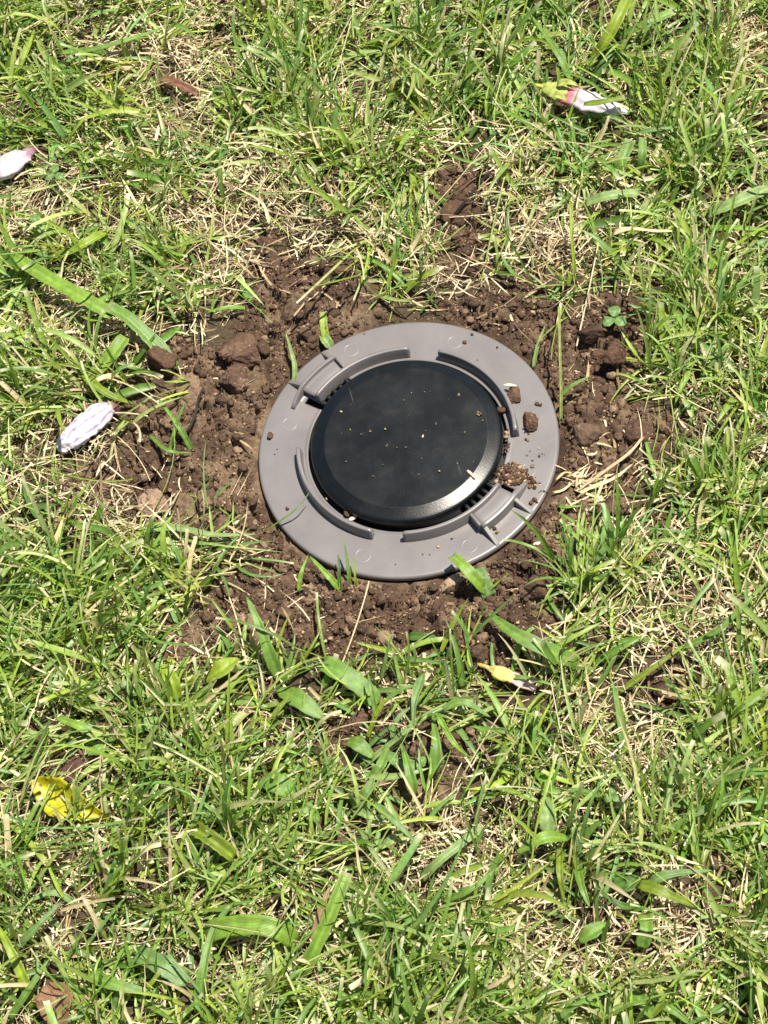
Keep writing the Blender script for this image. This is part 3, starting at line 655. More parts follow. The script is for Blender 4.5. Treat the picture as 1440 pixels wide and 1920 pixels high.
plant('weed_plant', (700, 1370), 'slender forked weed shoot beside the lone brown clod', 'weed', [
    ([(690, 1388, 1), (705, 1345, 14), (725, 1310, 22)], 9, 'yellow', dict(name='stem', shape='stem', fold=.5)),
    ([(705, 1345, 14), (698, 1300, 22), (690, 1262, 24)], 10, 'mid', dict(shape='blade', fold=.35)),
    ([(722, 1315, 20), (760, 1290, 24), (790, 1288, 20)], 10, 'mid', dict(shape='blade', fold=.35))])
plant('weed_plant', (345, 1320), 'low weed with yellow-green oval leaves at the lower left of the soil', 'weed', [
    ([(385, 1278, 14), (415, 1255, 22), (446, 1234, 20)], 32, 'yellow', dict(shape='oval', fold=.15)),
    ([(335, 1312, 10), (322, 1278, 20), (306, 1245, 20)], 28, 'yellow', dict(shape='oval', fold=.2)),
    ([(350, 1302, 12), (362, 1278, 22), (376, 1256, 24)], 17, 'olive', dict(shape='blade', fold=.35)),
    ([(240, 1305, 8), (262, 1295, 16), (290, 1308, 12)], 24, 'mid', dict(shape='oval')),
    ([(345, 1320, 6), (375, 1302, 14), (405, 1275, 16)], 14, 'mid', dict(shape='blade', fold=.3)),
    ([(335, 1318, 6), (300, 1300, 12), (255, 1262, 16)], 9, 'yellow', dict(name='stem', shape='stem', fold=.5))])
plant('weed_plant', (210, 1370), 'low weed with flat bright leaves below the oval-leaved one', 'weed', [
    ([(195, 1382, 10), (150, 1362, 16), (102, 1345, 14)], 26, 'bright', dict(shape='blade', fold=.15)),
    ([(235, 1372, 10), (265, 1362, 16), (300, 1346, 14)], 26, 'mid', dict(shape='oval', fold=.15)),
    ([(215, 1385, 6), (190, 1402, 12), (165, 1415, 12)], 22, 'mid', dict(shape='oval', fold=.2)),
    ([(225, 1372, 8), (250, 1395, 14), (290, 1405, 14)], 20, 'bright', dict(shape='blade', fold=.2))])
plant('weed_plant', (1085, 1620), 'leafy green weed in the lower right beside pale straw', 'weed', [
    ([(1065, 1572, 18), (1020, 1572, 26), (968, 1600, 20)], 22, 'bright', dict(shape='oval', fold=.2)),
    ([(1030, 1568, 20), (1026, 1532, 26), (1024, 1500, 24)], 30, 'pale', dict(shape='oval', fold=.15)),
    ([(1082, 1620, 6), (1090, 1660, 16), (1106, 1702, 14)], 17, 'mid', dict(shape='blade', fold=.3)),
    ([(1078, 1640, 2), (1080, 1600, 12), (1076, 1550, 22)], 9, 'pale', dict(name='stem', shape='stem', fold=.5)),
    ([(1050, 1590, 12), (1050, 1640, 16), (1058, 1690, 8)], 14, 'olive', dict(shape='blade', fold=.3))])
plant('weed_plant', (1195, 1690), 'dark olive-leaved weed just right of the leafy green weed', 'weed', [
    ([(1198, 1658, 18), (1240, 1672, 24), (1308, 1702, 14)], 24, 'olive', dict(shape='blade', fold=.2)),
    ([(1215, 1660, 16), (1255, 1640, 22), (1335, 1632, 16)], 20, 'blue', dict(shape='blade', fold=.2)),
    ([(1210, 1715, 14), (1212, 1745, 18), (1203, 1778, 10)], 22, 'mid', dict(shape='blunt', fold=.2)),
    ([(1085, 1765, 14), (1112, 1748, 18), (1142, 1732, 16)], 24, 'mid', dict(shape='oval', fold=.3)),
    ([(1200, 1690, 6), (1170, 1700, 14), (1120, 1668, 18)], 16, 'dark', dict(shape='blade', fold=.3)),
    ([(1195, 1640, 16), (1175, 1660, 18), (1150, 1640, 12)], 26, 'dark', dict(shape='oval', fold=.2))])
plant('weed_plant', (1225, 1880), 'broad folded leaf pair at the bottom edge right of centre', 'weed', [
    ([(1190, 1858, 16), (1212, 1890, 20), (1245, 1925, 10)], 28, 'mid', dict(shape='blade', fold=.3)),
    ([(1225, 1885, 8), (1260, 1895, 14), (1300, 1925, 10)], 18, 'mid', dict(shape='blade', fold=.3))])
plant('weed_plant', (560, 1500), 'hairless flat-leaved weed left of the sprawling weed', 'weed', [
    ([(485, 1465, 12), (520, 1470, 18), (565, 1498, 10)], 36, 'mid', dict(shape='oval', fold=.12)),
    ([(548, 1530, 10), (570, 1518, 16), (600, 1540, 10)], 28, 'mid', dict(shape='oval', fold=.2)),
    ([(660, 1510, 8), (685, 1490, 18), (702, 1455, 24)], 30, 'pale', dict(shape='blade', fold=.2)),
    ([(660, 1515, 8), (690, 1530, 14), (720, 1538, 12)], 16, 'pale', dict(shape='blade', fold=.2))])
# clover
def clover(x, y, size, label, h=12, col='blue'):
    lv = []
    for k, a in enumerate((90, 212, 330)):
        dx, dy = math.cos(rad(a))*size, -math.sin(rad(a))*size*.85
        lv.append(([(x+dx*.08, y+dy*.08, h), (x+dx*.6, y+dy*.6, h+1.5), (x+dx, y+dy, h)], size*.95, col, dict(shape='oval', fold=.10, name='leaflet', n=10)))
    lv.append(([(x+size*.3, y+size, 0), (x+size*.1, y+size*.5, h*.6), (x, y, h)], 3.5, 'pale', dict(shape='stem', name='stem', fold=.5, n=8)))
    plant('clover', (x+size*.3, y+size), label, 'clover', lv, group='clovers')
clover(1152, 596, 26, 'dark green clover leaf on the soil at upper right', 13)
clover(1148, 1492, 17, 'small clover in the lower right grass near the leafy weed', 20)
clover(66, 420, 22, 'round-leaved clover at the left edge below the pale fallen petals', 18)
clover(102, 326, 20, 'clover right of the cropped white petals at the left edge', 18)
clover(139, 106, 18, 'clover in the upper left corner by the long dark blade', 16)

# fallen flowers
def spindle(name, path, radii, cols, folds=5, depth=.25, twist=1.5, ns=22, n=24, seed=0, stripes=None):
    W_ = np.array([px(x, y, h*MM) for x, y, h in path]); C = catmull(W_, n)
    R = np.interp(np.linspace(0, 1, n), np.linspace(0, 1, len(radii)), radii)*PXM
    OCC.append((C+np.array([0, 0, R.max()*.7]), R.max(), .82))
    c = np.stack([np.interp(np.linspace(0, 1, n), np.linspace(0, 1, len(cols)), [k[j] for k in cols]) for j in range(3)], -1)
    T = np.gradient(C, axis=0); T /= np.linalg.norm(T, axis=1)[:, None]
    sd = np.cross(T, [0, 0, 1.]); sd /= np.linalg.norm(sd, axis=1)[:, None]; up = np.cross(sd, T)
    V, CC = [], []
    for i in range(n):
        for j in range(ns):
            a = 2*math.pi*j/ns; ph = folds*(a+twist*i/n)
            k = 1+depth*(abs(math.sin(ph/2))*2-1)*min(1, i/4)
            V.append(C[i]+R[i]*k*(sd[i]*math.cos(a)+up[i]*math.sin(a)*.62))
            cc = c[i]*(1-.05*math.cos(ph))
            if stripes is not None and abs(math.sin(ph/2)) < .20 and .08 < i/n < .95: cc = c[i]*.35+np.array(stripes)*.65
            CC.append(cc)
    V = np.array(V); V += ((np.stack([fbm(V*260+k*7, 2, seed+k) for k in range(3)], -1))-.5)*.0036*np.minimum(1, np.repeat(R, ns)/.004)[:, None]
    i = np.arange(n*ns).reshape(n, ns); q = np.stack([i[:-1], i[1:], np.roll(i[1:], -1, 1), np.roll(i[:-1], -1, 1)], -1).reshape(-1, 4)
    return mesh_np(name, V, q[:, ::-1], tris=[(0, (j+1) % ns, j) for j in range(1, ns-1)]+[(int(i[-1, 0]), int(i[-1, j]), int(i[-1, j+1])) for j in range(1, ns-1)], col=np.array(CC))
WHT = (.60, .545, .56); PNK = (.50, .37, .36); GRN = (.36, .40, .10); YLW = (.52, .42, .14)
def flower(base, label, petals, calyx, stalk, sepals=(), cat='fallen flower'):
    b = px(base[0], base[1], 0); b[2] = gz(b)
    e = empty('fallen_flower', b, label, cat, 'fallen flowers')
    if petals: link('petals', local(petals, b), M_PETAL, e)
    if calyx: link('calyx', local(calyx, b), M_PETAL, e)
    if stalk: link('stalk', local(stalk, b), M_PETAL, e)
    for p, w, c in sepals:
        me, _ = ribbon('sepal', p, w, c, shape='blade', fold=.3, n=10, seed=5); solid(link('sepal', local(me, b), M_PETAL, e))
flower((1090, 190), 'closed pink-white flower with green calyx lying in grass at upper right',
       spindle('petals', [(1048, 176, 18), (1085, 186, 20), (1125, 196, 20), (1176, 211, 17)], [15, 20, 22, 19, 13, 4], [(.55, .05, .08), (.52, .10, .14), (.55, .42, .44), WHT, WHT, WHT, (.7, .62, .7)], 5, .20, 1.0, seed=1),
       spindle('calyx', [(1014, 162, 18), (1030, 167, 19), (1048, 173, 20), (1062, 178, 20)], [5, 16, 21, 20, 15], [GRN, GRN, GRN, (.42, .42, .12)], 5, .10, .3, seed=2),
       spindle('stalk', [(1001, 161, 19), (1010, 161, 19), (1020, 163, 19)], [5, 4.5, 4.5], [(.5, .5, .04), GRN], 3, .05, 0, n=6, seed=3),
       [([(1045, 160, 25), (1065, 156, 28), (1084, 161, 27)], 20, GRN), ([(1040, 178, 27), (1054, 184, 28), (1066, 190, 25)], 16, GRN)])
flower((160, 800), 'white rolled-up flower with mauve stripes at the left soil edge',
       spindle('petals', [(206, 762, 12), (180, 783, 14), (150, 808, 15), (125, 828, 13), (110, 838, 10)], [15, 24, 27, 24, 20, 13], [(.46, .37, .42), (.58, .53, .55), (.60, .56, .58), (.60, .56, .58), (.56, .51, .54)], 7, .07, .35, seed=4, stripes=(.17, .09, .24), ns=72, n=40),
       spindle('calyx', [(226, 768, 9), (214, 764, 11), (204, 764, 12)], [5, 10, 13], [(.10, .03, .04), (.14, .05, .06), (.5, .45, .3)], 5, .1, .2, n=8, seed=5), None)
flower((20, 310), 'white and pink withered petals cut by the left edge',
       spindle('petals', [(52, 288, 14), (35, 297, 17), (15, 312, 17), (-12, 330, 14)], [10, 19, 23, 22, 14], [(.45, .25, .35), (.52, .45, .49), (.60, .56, .58), (.60, .56, .58)], 5, .25, .6, seed=6),
       spindle('calyx', [(72, 276, 10), (62, 281, 12), (50, 288, 13)], [4, 9, 11], [(.12, .03, .04), (.16, .06, .08), (.4, .3, .3)], 5, .1, .2, n=8, seed=7), None)
flower((945, 1265), 'small yellow flower bud with pinkish petals on soil at lower right of the station',
       spindle('petals', [(955, 1270, 8), (978, 1278, 8), (1002, 1292, 5)], [9, 10, 9, 4], [PNK, (.55, .42, .38), (.52, .38, .36)], 4, .35, 1.2, seed=8),
       spindle('calyx', [(916, 1252, 9), (930, 1258, 10), (948, 1266, 10), (964, 1273, 9)], [4, 12, 13.5, 9], [YLW, (.66, .56, .16), (.66, .58, .22)], 5, .12, .2, seed=9),
       spindle('stalk', [(896, 1244, 6), (906, 1248, 8), (918, 1253, 9)], [3, 4, 4.5], [(.55, .40, .10), YLW], 3, .05, 0, n=6, seed=10))

# yellow spotted leaf
m, nt, b = new_mat('yellow_spotted_leaf'); L = nt.links
at = nd(nt, 'ShaderNodeAttribute', attribute_name='Col'); ge = nd(nt, 'ShaderNodeTexCoord')
vo = nd(nt, 'ShaderNodeTexVoronoi', i_Scale=240.0); L.new(ge.outputs['Object'], vo.inputs['Vector'])
mr = nd(nt, 'ShaderNodeMapRange'); mr.inputs[1].default_value = .22; mr.inputs[2].default_value = .40; mr.inputs[3].default_value = 1; mr.inputs[4].default_value = 0; L.new(vo.outputs['Distance'], mr.inputs[0])
sc_ = nd(nt, 'ShaderNodeSeparateColor'); L.new(vo.outputs['Color'], sc_.inputs[0])
gt = nd(nt, 'ShaderNodeMath', operation='GREATER_THAN', i_1=.42); L.new(sc_.outputs[0], gt.inputs[0])
mu = nd(nt, 'ShaderNodeMath', operation='MULTIPLY'); L.new(mr.outputs[0], mu.inputs[0]); L.new(gt.outputs[0], mu.inputs[1])
mx = nd(nt, 'ShaderNodeMix', data_type='RGBA'); L.new(mu.outputs[0], mx.inputs[0]); L.new(at.outputs[0], mx.inputs[6]); mx.inputs[7].default_value = (.19, .16, .015, 1)
nz = nd(nt, 'ShaderNodeTexNoise', i_Scale=110.0, i_Detail=4.0); L.new(ge.outputs['Object'], nz.inputs['Vector'])
mr2 = nd(nt, 'ShaderNodeMapRange'); mr2.inputs[1].default_value = .48; mr2.inputs[2].default_value = .70; mr2.inputs[3].default_value = 0; mr2.inputs[4].default_value = .75; L.new(nz.outputs[0], mr2.inputs[0])
mxa = nd(nt, 'ShaderNodeMix', data_type='RGBA'); L.new(mr2.outputs[0], mxa.inputs[0]); L.new(at.outputs[0], mxa.inputs[6]); mxa.inputs[7].default_value = (.34, .30, .012, 1); uv = nd(nt, 'ShaderNodeUVMap'); uv.uv_map = 'UVMap'; sp = nd(nt, 'ShaderNodeSeparateXYZ'); L.new(uv.outputs[0], sp.inputs[0])
q1 = nd(nt, 'ShaderNodeMath', operation='SUBTRACT', i_1=.5); L.new(sp.outputs[0], q1.inputs[0]); q2 = nd(nt, 'ShaderNodeMath', operation='ABSOLUTE'); L.new(q1.outputs[0], q2.inputs[0])
q3 = nd(nt, 'ShaderNodeMath', operation='MULTIPLY_ADD', i_1=-34.0); L.new(q2.outputs[0], q3.inputs[0]); q4 = nd(nt, 'ShaderNodeMath', operation='MULTIPLY', i_1=62.0); L.new(sp.outputs[1], q4.inputs[0]); L.new(q4.outputs[0], q3.inputs[2])
q5 = nd(nt, 'ShaderNodeMath', operation='SINE'); L.new(q3.outputs[0], q5.inputs[0]); q6 = nd(nt, 'ShaderNodeMapRange'); L.new(q5.outputs[0], q6.inputs[0]); q6.inputs[1].default_value = .86; q6.inputs[2].default_value = 1; q6.inputs[3].default_value = 0; q6.inputs[4].default_value = .45
mxv = nd(nt, 'ShaderNodeMix', data_type='RGBA'); L.new(q6.outputs[0], mxv.inputs[0]); L.new(mxa.outputs[2], mxv.inputs[6]); mxv.inputs[7].default_value = (.60, .52, .10, 1); L.new(mxv.outputs[2], mx.inputs[6])
L.new(mx.outputs[2], b.inputs['Base Color']); b.inputs['Roughness'].default_value = .45
tr = nd(nt, 'ShaderNodeBsdfTranslucent'); L.new(mx.outputs[2], tr.inputs[0])
ms = nd(nt, 'ShaderNodeMixShader', i_0=.35); L.new(b.outputs[0], ms.inputs[1]); L.new(tr.outputs[0], ms.inputs[2]); L.new(ms.outputs[0], nt.nodes['Material Output'].inputs[0])
M_YLEAF = m
blade([(62, 1463, 17), (100, 1486, 14), (145, 1512, 13), (200, 1532, 9)], 60, (.50, .46, .008), 'yellow fallen leaf with dark spots in the lower left grass', name='fallen_leaf', cat='fallen leaf', group='fallen leaves',
      mat=M_YLEAF, shape='pointed', fold=.36, roll=-24, n=24, nc=11, wave=.06, crumple=2.5)
blade([(105, 1836, 18), (108, 1880, 20), (106, 1930, 14)], 56, 'brown', 'brown crumpled dead leaf at the bottom left edge', name='fallen_leaf', cat='fallen leaf', group='fallen leaves', mat=M_STRAW, shape='oval', fold=.2, n=18, nc=11, crumple=9)
blade([(302, 150, 12), (335, 162, 18), (368, 178, 12)], 26, 'red', 'reddish brown dead leaf in the upper left grass', name='fallen_leaf', cat='fallen leaf', group='fallen leaves', mat=M_STRAW, shape='oval', fold=.25, crumple=9)
blade([(192, 108, 12), (205, 104, 14), (222, 98, 13)], 16, (.42, .30, .18), 'small tan dry leaf scrap at the upper left', name='fallen_leaf', cat='fallen leaf', group='fallen leaves', mat=M_STRAW, shape='blunt', fold=.1, crumple=3)
blade([(205, 132, 12), (225, 126, 15), (248, 128, 13)], 22, (.42, .30, .18), 'larger tan dry leaf scrap below the small one at upper left', name='fallen_leaf', cat='fallen leaf', group='fallen leaves', mat=M_STRAW, shape='blunt', fold=.1, crumple=4)
blade([(1150, 440, 14), (1185, 430, 18), (1275, 436, 14)], 13, (.55, .44, .26), 'long pale dry blade lying in grass at upper right', name='dry_grass_blade', cat='dry grass', group='dry blades', mat=M_STRAW, fold=.2, crumple=3)
blade([(95, 1040, 12), (110, 1000, 18), (120, 965, 16)], 12, (.55, .44, .17), 'yellowed dry blade in grass at left of the station', name='dry_grass_blade', cat='dry grass', group='dry blades', mat=M_STRAW, fold=.3)
blade([(1155, 1515, 14), (1185, 1480, 22), (1225, 1420, 22)], 9, (.50, .44, .31), 'bleached whitish dry blade over the straw at lower right', name='dry_grass_blade', cat='dry grass', group='dry blades', mat=M_STRAW, fold=.2)
blade([(0, 646, 14), (70, 630, 16), (150, 622, 14)], 6, (.62, .54, .36), 'long thin straw stem at the left edge below the cut leaf', name='dry_grass_blade', cat='dry grass', group='dry blades', mat=M_STRAW, shape='stem', fold=.4)
blade([(1060, 1165, 6), (1095, 1130, 12), (1140, 1080, 14)], 8, (.62, .50, .30), 'straw stem leaning right over the lower right soil edge', name='dry_grass_blade', cat='dry grass', group='dry blades', mat=M_STRAW, shape='stem', fold=.3)
blade([(505, 420, 16), (490, 380, 22), (430, 345, 18)], 7, (.60, .48, .30), 'straw blade in the grass above the upper left soil tip', name='dry_grass_blade', cat='dry grass', group='dry blades', mat=M_STRAW, fold=.3)
# straw tuft beside the right rim
rs = np.random.default_rng(77); lv = []
for k in range(46):
    x0, y0 = rs.normal(1092, 28), rs.normal(908, 20); a = rad(rs.choice([32, 38, 60, -18, 20, 115], p=[.28, .25, .15, .12, .12, .08])+rs.normal(0, 12)); l_ = rs.uniform(22, 62)
    if np.hypot(*px(x0-l_*math.cos(a)/2, y0, 0)[:2]) < .106: x0 += 22
    h0 = rs.uniform(2, 7)
    lv.append(([(x0-l_*math.cos(a)/2, y0+l_*math.sin(a)/2, h0), (x0+rs.normal(0, 4), y0+rs.normal(0, 5), h0+rs.uniform(0, 3)), (x0+l_*math.cos(a)/2, y0-l_*math.sin(a)/2, h0+rs.uniform(-1, 2))], rs.uniform(2, 7), tuple(np.array([.56, .44, .25])*rs.uniform(.45, 1.2)*np.array([1, rs.uniform(.88, 1.04), rs.uniform(.8, 1.1)])), dict(shape='blade', fold=.25, n=7, nc=3)))
lv.append(([(1092, 915, 6), (1140, 880, 10), (1180, 850, 12), (1206, 820, 10)], 6, (.50, .37, .22), dict(shape='stem', fold=.4)))
lv.append(([(1090, 922, 5), (1150, 898, 9), (1186, 870, 9)], 9, (.62, .50, .30), dict(fold=.3)))
plant('straw_tuft', (1092, 910), 'tuft of dry yellow straw lying on soil at the right rim', 'straw', lv, mat=M_STRAW, part='straw')
blade([(1046, 948, 4), (1062, 951, 7), (1096, 948, 5)], 9, 'mid', 'short green blade under the straw tuft', fold=.2)
# rootlets on the soil, bits on the plastic
def root(path, w, label, col='root'):
    blade(path, w, col, label, name='rootlet', cat='rootlet', group='dry rootlets', mat=M_STRAW, shape='stem', fold=.5, n=20, nc=5, crumple=2)
root([(584, 527, 7), (600, 545, 8), (622, 562, 8), (645, 580, 6)], 4, 'pale rootlet slanting down right over soil above the flange')
root([(552, 594, 6), (570, 570, 8), (592, 552, 9), (618, 528, 8)], 4, 'pale rootlet slanting up right, crossing another above the flange')
root([(478, 482, 6), (492, 510, 7), (510, 535, 7), (545, 552, 6)], 4.5, 'brown rootlet down the upper left soil')
root([(637, 560, 7), (632, 580, 7), (640, 600, 6), (642, 616, 4)], 4, 'short bent rootlet close to the upper rim')
blade([(352, 810, 6), (366, 780, 9), (372, 750, 11), (382, 728, 14)], 5, 'black', 'thin dark twig by the pale tan clod', name='twig', cat='twig', group='twigs', mat=M_STRAW, shape='stem', fold=.5)
blade([(846, 412, 8), (872, 380, 16), (918, 322, 28)], 6, 'black', 'dark twig leaning over the clods above the flange', name='twig', cat='twig', group='twigs', mat=M_STRAW, shape='stem', fold=.5)
blade([(876, 882, 15.1), (884, 889, 15.4), (891, 897, 14.9)], 5, (.55, .42, .28), 'tiny straw chip lying on the edge of the black cap', name='straw_chip', cat='straw chip', group='straw chips', mat=M_STRAW, shape='blunt', fold=.2, n=6, nc=3)
blade([(943, 722, 8.5), (955, 722, 10), (970, 724, 10.5)], 6, (.62, .54, .36), 'pale straw chip on the clod by the curved wall', name='straw_chip', cat='straw chip', group='straw chips', mat=M_STRAW, shape='oval', fold=.2, n=8, nc=3)
def seed_husk(x, y, w, z, label, yaw=0, col=(.66, .56, .42)):
    v, f = ICO[3]; p = v*np.array([w*PXM/2, w*PXM/4.4, w*PXM/6]); p[:, 1] *= 1-.35*(v[:, 0]); a = rad(yaw)
    R = np.array([[math.cos(a), -math.sin(a), 0], [math.sin(a), math.cos(a), 0], [0, 0, 1]]); p = p@R.T; c0 = px(x, y, z if z is not None else 0)
    zz = (z if z is not None else gz(c0)) + w*PXM/6*.8
    link('seed_husk', mesh_np('seed_husk', p, tris=f, col=np.array(col)*np.ones((len(p), 1))), M_PETAL, label=label, cat='seed husk', group='seed husks', loc=(c0[0], c0[1], zz))
seed_husk(662, 973, 17, FZ+.0005, 'white seed husk in the flange groove at lower left', 10, (.70, .58, .50))
seed_husk(1010, 1025, 20, None, 'pale seed husk on the soil below the right bracket', -5)
seed_husk(1078, 990, 14, None, 'small tan seed husk on soil under the straw tuft', 35, (.55, .40, .22))
seed_husk(1068, 1010, 16, None, 'long pale husk on soil right of the lower rim', -35, (.62, .52, .34))
seed_husk(448, 982, 18, None, 'pale seed husk on soil left of the flange', 10, (.62, .54, .38))
seed_husk(674, 948, 6, .0112, 'tiny seed lying on the lower sloping edge of the black cap', -20, (.50, .34, .16))
seed_husk(793, 818, 7, .0145, 'slim pale seed near the middle of the black cap', 60, (.62, .50, .34))
seed_husk(640, 772, 6, .0145, 'tiny pale seed on the left part of the black cap', -40, (.60, .46, .26))

# ------------------------------------------------------------------ grass: one sward built from many curved blades
def build_blades(base, az, el, bend, length, width, colb, colt, seg, cut, twist=None, keel=.28, ncross=3, prof='leaf', jitter=0.0, seed=0):
    """vectorised blades; el = start elevation, bend = change of elevation along the blade (radians)"""
    n = len(base); m = seg+1; r = np.random.default_rng(seed)
    t = np.linspace(0, 1, m)[None]
    ela = el[:, None] + bend[:, None]*t + (0 if not jitter else np.cumsum(r.normal(0, jitter, (n, m)), 1))
    aza = az[:, None] + (twist[:, None]*t if twist is not None else 0)
    ds = length[:, None]/seg
    T = np.stack([np.cos(ela)*np.cos(aza), np.cos(ela)*np.sin(aza), np.sin(ela)], -1)
    pos = np.zeros((n, m, 3)); pos[:, 0] = base
    pos[:, 1:] = base[:, None] + np.cumsum((T[:, :-1]+T[:, 1:])/2*ds[..., None], 1)
    side = np.stack([-np.sin(aza), np.cos(aza), np.zeros_like(aza)], -1)
    up = np.cross(T, side); up = np.where(up[..., 2:3] < 0, -up, up)
    roll = r.normal(0, .5, n)[:, None, None]
    sd = side*np.cos(roll)+up*np.sin(roll); upr = up*np.cos(roll)-side*np.sin(roll)
    if prof == 'leaf':
        w = np.minimum(1, .55+t*3.0)*np.power(np.clip(1-t, 0, 1), .55)
        w = np.where(cut[:, None], np.minimum(1, .55+t*3)*(1-.28*t), w)
        w = np.maximum(w, .05)
    else: w = np.ones_like(t)*np.ones((n, 1))*(1-.25*t)
    w = w*width[:, None]
    us = np.linspace(-1, 1, ncross)
    V = pos[:, :, None, :] + sd[:, :, None, :]*(us[None, None, :, None]*w[..., None, None]/2) + upr[:, :, None, :]*(np.abs(us)[None, None, :, None]*keel*w[..., None, None])
    c = colb[:, None, :]*(1-t[..., None]) + colt[:, None, :]*t[..., None]
    lastc = np.where(cut[:, None], np.array([.50, .46, .30]), c[:, -1]); c[:, -1] = lastc
    C = np.repeat(c[:, :, None, :], ncross, 2)
    if ncross == 3: C[:, :, 1, :] = np.clip(C[:, :, 1, :]*1.16+.008, 0, 1)
    i = np.arange(n*m*ncross).reshape(n, m, ncross)
    Q = np.stack([i[:, :-1, :-1], i[:, 1:, :-1], i[:, 1:, 1:], i[:, :-1, 1:]], -1).reshape(n, -1, 4)
    return V.reshape(n, -1, 3), Q, C.reshape(n, -1, 3), pos
CELL = .0015; OG = np.full((800, 800), 9.0)
OS = np.zeros((800, 800))
for C_, hw, st_ in OCC:
    for p in catmull(C_, 40) if len(C_) > 1 else C_:
        k = int(hw/CELL)+1; ix, iy = int((p[0]+.6)/CELL), int((p[1]+.6)/CELL)
        if k < ix < 799-k and k < iy < 799-k: OG[ix-k:ix+k+1, iy-k:iy+k+1] = np.minimum(OG[ix-k:ix+k+1, iy-k:iy+k+1], p[2]); OS[ix-k:ix+k+1, iy-k:iy+k+1] = np.maximum(OS[ix-k:ix+k+1, iy-k:iy+k+1], st_)
def over_leaf(V):
    z = V[..., 2]; bad = np.zeros(V.shape[:2])
    for f in (0, .65):
        ix = np.clip(((V[..., 0]+.6)/CELL).astype(int), 0, 799); iy = np.clip(((V[..., 1]+f*np.maximum(z-.012, 0)+.6)/CELL).astype(int), 0, 799)
        bad = np.maximum(bad, (z > OG[ix, iy]-.0005)*OS[ix, iy])
    return bad.max(1)
def finish(parts, keep_clear=True):
    Vs, Qs, Cs, off = [], [], [], 0
    for V, Q, C, pos in parts:
        n, k = V.shape[:2]
        if keep_clear:
            rr = np.hypot(V[..., 0], V[..., 1]).min(1); ok = (rr > .1025) & (np.random.default_rng(n).random(n) >= over_leaf(V))
        else: ok = np.ones(n, bool)
        ids = np.where(ok)[0]; V, C = V[ok], C[ok]
        Q = Q[ok] - (ids*k)[:, None, None] + (np.arange(len(ids))*k)[:, None, None] + off
        Vs.append(V.reshape(-1, 3)); Cs.append(C.reshape(-1, 3)); Qs.append(Q.reshape(-1, 4)); off += len(ids)*k
    return np.concatenate(Vs), np.concatenate(Qs), np.concatenate(Cs)
G_MID = np.array([.112, .202, .028]); G_BLUE = np.array([.122, .222, .058]); G_YEL = np.array([.240, .315, .042]); G_DARK = np.array([.070, .128, .022])
G_PALE = np.array([.295, .355, .115]); STRAW = np.array([.56, .465, .285]); STRAW2 = np.array([.33, .235, .12])
def green(n, r):
    k = r.random(n)[:, None]
    c = np.where(k < .36, G_MID, np.where(k < .58, G_BLUE, np.where(k < .76, G_YEL, np.where(k < .85, G_DARK, G_PALE))))
    return c*r.uniform(.75, 1.25, (n, 1))*r.uniform(.93, 1.07, (n, 3))
def flow(x, y, r):
    d = np.where(x < -.02, np.where(y > .02, 150., 25.), np.where(y > -.1, 62., 48.))
    d = d + (n2(x, y, 9, 2, 71)-.5)*160
    return np.radians(d + r.normal(0, 33, len(x)) + np.where(r.random(len(x)) < .27, 180, 0))
def turf_points(n, r, box, lawn=.5):
    x = r.uniform(box[0], box[1], n); y = r.uniform(box[2], box[3], n)
    return x, y
